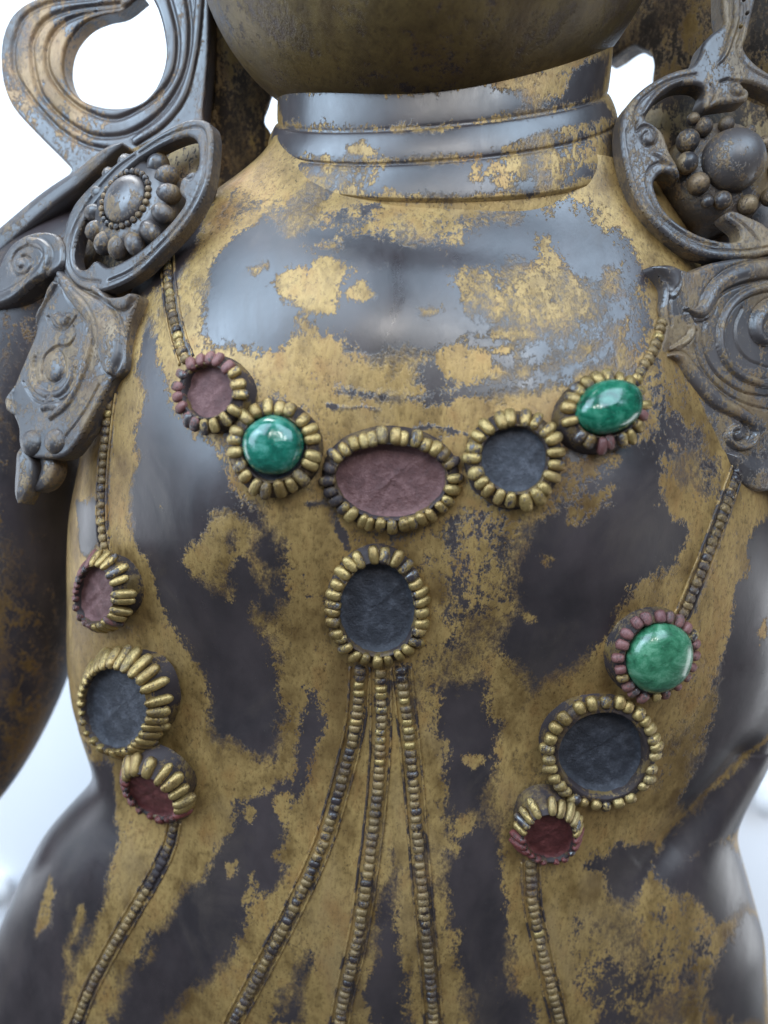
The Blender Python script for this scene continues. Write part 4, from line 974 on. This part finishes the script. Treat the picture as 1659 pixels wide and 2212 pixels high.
# ------------------------------------------------------------------ bead strands
def strand(label, path, pitch, wid, mats, seed, side=True):
    rnd = random.Random(seed)
    sp = catmull(path, 14); P = []; N = []
    for x, y in sp:
        q = hit(x, y)
        if q: P.append(q[0]); N.append(q[1])
    # even resample
    L = np.concatenate([[0], np.cumsum([(P[i+1]-P[i]).length for i in range(len(P)-1)])])
    def at_(s):
        i = min(np.searchsorted(L, s, 'right') - 1, len(P) - 2); i = max(i, 0); t = (s - L[i])/max(L[i+1]-L[i], 1e-6)
        return P[i].lerp(P[i+1], t), N[i].lerp(N[i+1], t).normalized(), (P[i+1]-P[i]).normalized()
    mb = MB(); rows = []; r1 = []; r2 = []
    for s in np.arange(0, L[-1], 7.0):
        p, n, t = at_(s); u = t.cross(n).normalized(); jw = rnd.uniform(-0.8, 0.8)
        rows.append([p + u*(wid*0.44*math.cos(a)) + n*(wid*0.34*math.sin(a)) for a in np.linspace(0, 2*math.pi, 11)[:-1]])
        for arr, sg in ((r1, -1), (r2, 1)):
            arr.append([p + u*(sg*(wid*0.86 + jw) + 3.4*math.cos(a)) + n*(4.0*math.sin(a)) for a in np.linspace(0, 2*math.pi, 7)[:-1]])
    mb.grid(rows, cap0=True, cap1=True)
    if side: mb.grid(r1, cap0=True, cap1=True); mb.grid(r2, cap0=True, cap1=True)
    o = mb.build('bead_strand', M['strand'], root); o['label'] = label; BASE[o.name + '_inv'] = Matrix()
    k = int(L[-1]/pitch)
    for i in range(k):
        s = (i + 0.5 + rnd.uniform(-0.1, 0.1))*pitch
        if s > L[-1]: break
        p, n, t = at_(s); u = t.cross(n).normalized()
        mat = mats(s/L[-1], rnd)
        if mat is None: continue
        bead('strand_bead', p + n*wid*0.06 + u*rnd.uniform(-1.2, 1.2), u*wid*rnd.uniform(0.46, 0.56), t*pitch*rnd.uniform(0.52, 0.60), n*wid*rnd.uniform(0.40, 0.50), mat, o)
BD = M['cord_worn']; CO = M['cord']
g_w = lambda p0: (lambda t, r: GO if r.random() < p0*0.5 else CO)
strand('bead strand running up the chest to the left shoulder ornament', [(362, 560), (366, 620), (374, 680), (387, 735), (405, 785)], 19, 22, g_w(.6), 21)
strand('short bead strand climbing from the domed green stone', [(1432, 690), (1412, 750), (1388, 795), (1368, 832)], 19, 25, g_w(.5), 22, False)
strand('bead strand down the flank below the hanging leaf plaque', [(240, 850), (232, 920), (224, 1000), (220, 1080), (222, 1150), (232, 1205)], 19, 22, g_w(.3), 23)
strand('worn bead strand descending from the right plaque', [(1598, 1000), (1575, 1065), (1552, 1130), (1528, 1195), (1504, 1255), (1478, 1318), (1462, 1345)], 19, 24, lambda t, r: (CO if r.random() < .4 else BD), 24)
strand('leftmost of the three bead strands fanning down the belly', [(778, 1440), (768, 1560), (740, 1680), (698, 1820), (640, 1950), (570, 2085), (500, 2215), (470, 2290)], 19, 26, lambda t, r: (GO if r.random() < .45 else CO) if t < .15 else (BD if r.random() < .6 else CO), 25)
strand('middle of the three bead strands fanning down the belly', [(822, 1445), (822, 1600), (812, 1740), (795, 1880), (772, 2030), (742, 2160), (720, 2290)], 19, 27, lambda t, r: (GO if r.random() < .45 else CO) if t < .25 else (BD if r.random() < .35 else CO), 26)
strand('rightmost of the three bead strands fanning down the belly', [(866, 1440), (880, 1560), (893, 1690), (905, 1840), (918, 1990), (930, 2120), (942, 2290)], 19, 26, lambda t, r: (GO if r.random() < .45 else CO) if t < .2 else (BD if r.random() < .35 else CO), 27)
strand('worn bead strand trailing from the waist over the left hip', [(378, 1770), (366, 1825), (335, 1890), (285, 1975), (232, 2065), (185, 2160), (140, 2290)], 19, 22, lambda t, r: (M['cup'] if t < .25 else (BD if r.random() < .4 else CO)), 28)
strand('bead strand below the small red setting on the right', [(1146, 1858), (1150, 1950), (1164, 2020), (1182, 2100), (1200, 2170), (1230, 2290)], 19, 26, g_w(.25), 29)

# ------------------------------------------------------------------ white knobs on the wall behind
for px, py, lab in ((1648, 1715, 'white round knob on the wall beside the right hip'), (2, 1905, 'white round knob on the wall beside the left hip')):
    c = at_y(px, py, YW); m = MB()
    rows = [[c + Vector((math.cos(2*math.pi*j/32)*r, y, math.sin(2*math.pi*j/32)*r)) for j in range(32)] for r, y in ((60, 2), (62, -30), (95, -60), (112, -110), (95, -160), (60, -185), (2, -196))]
    m.grid(rows); o = m.build('wall_knob', M['knob']); o['label'] = lab; o['category'] = 'knob'; o['group'] = 'knobs on the wall'
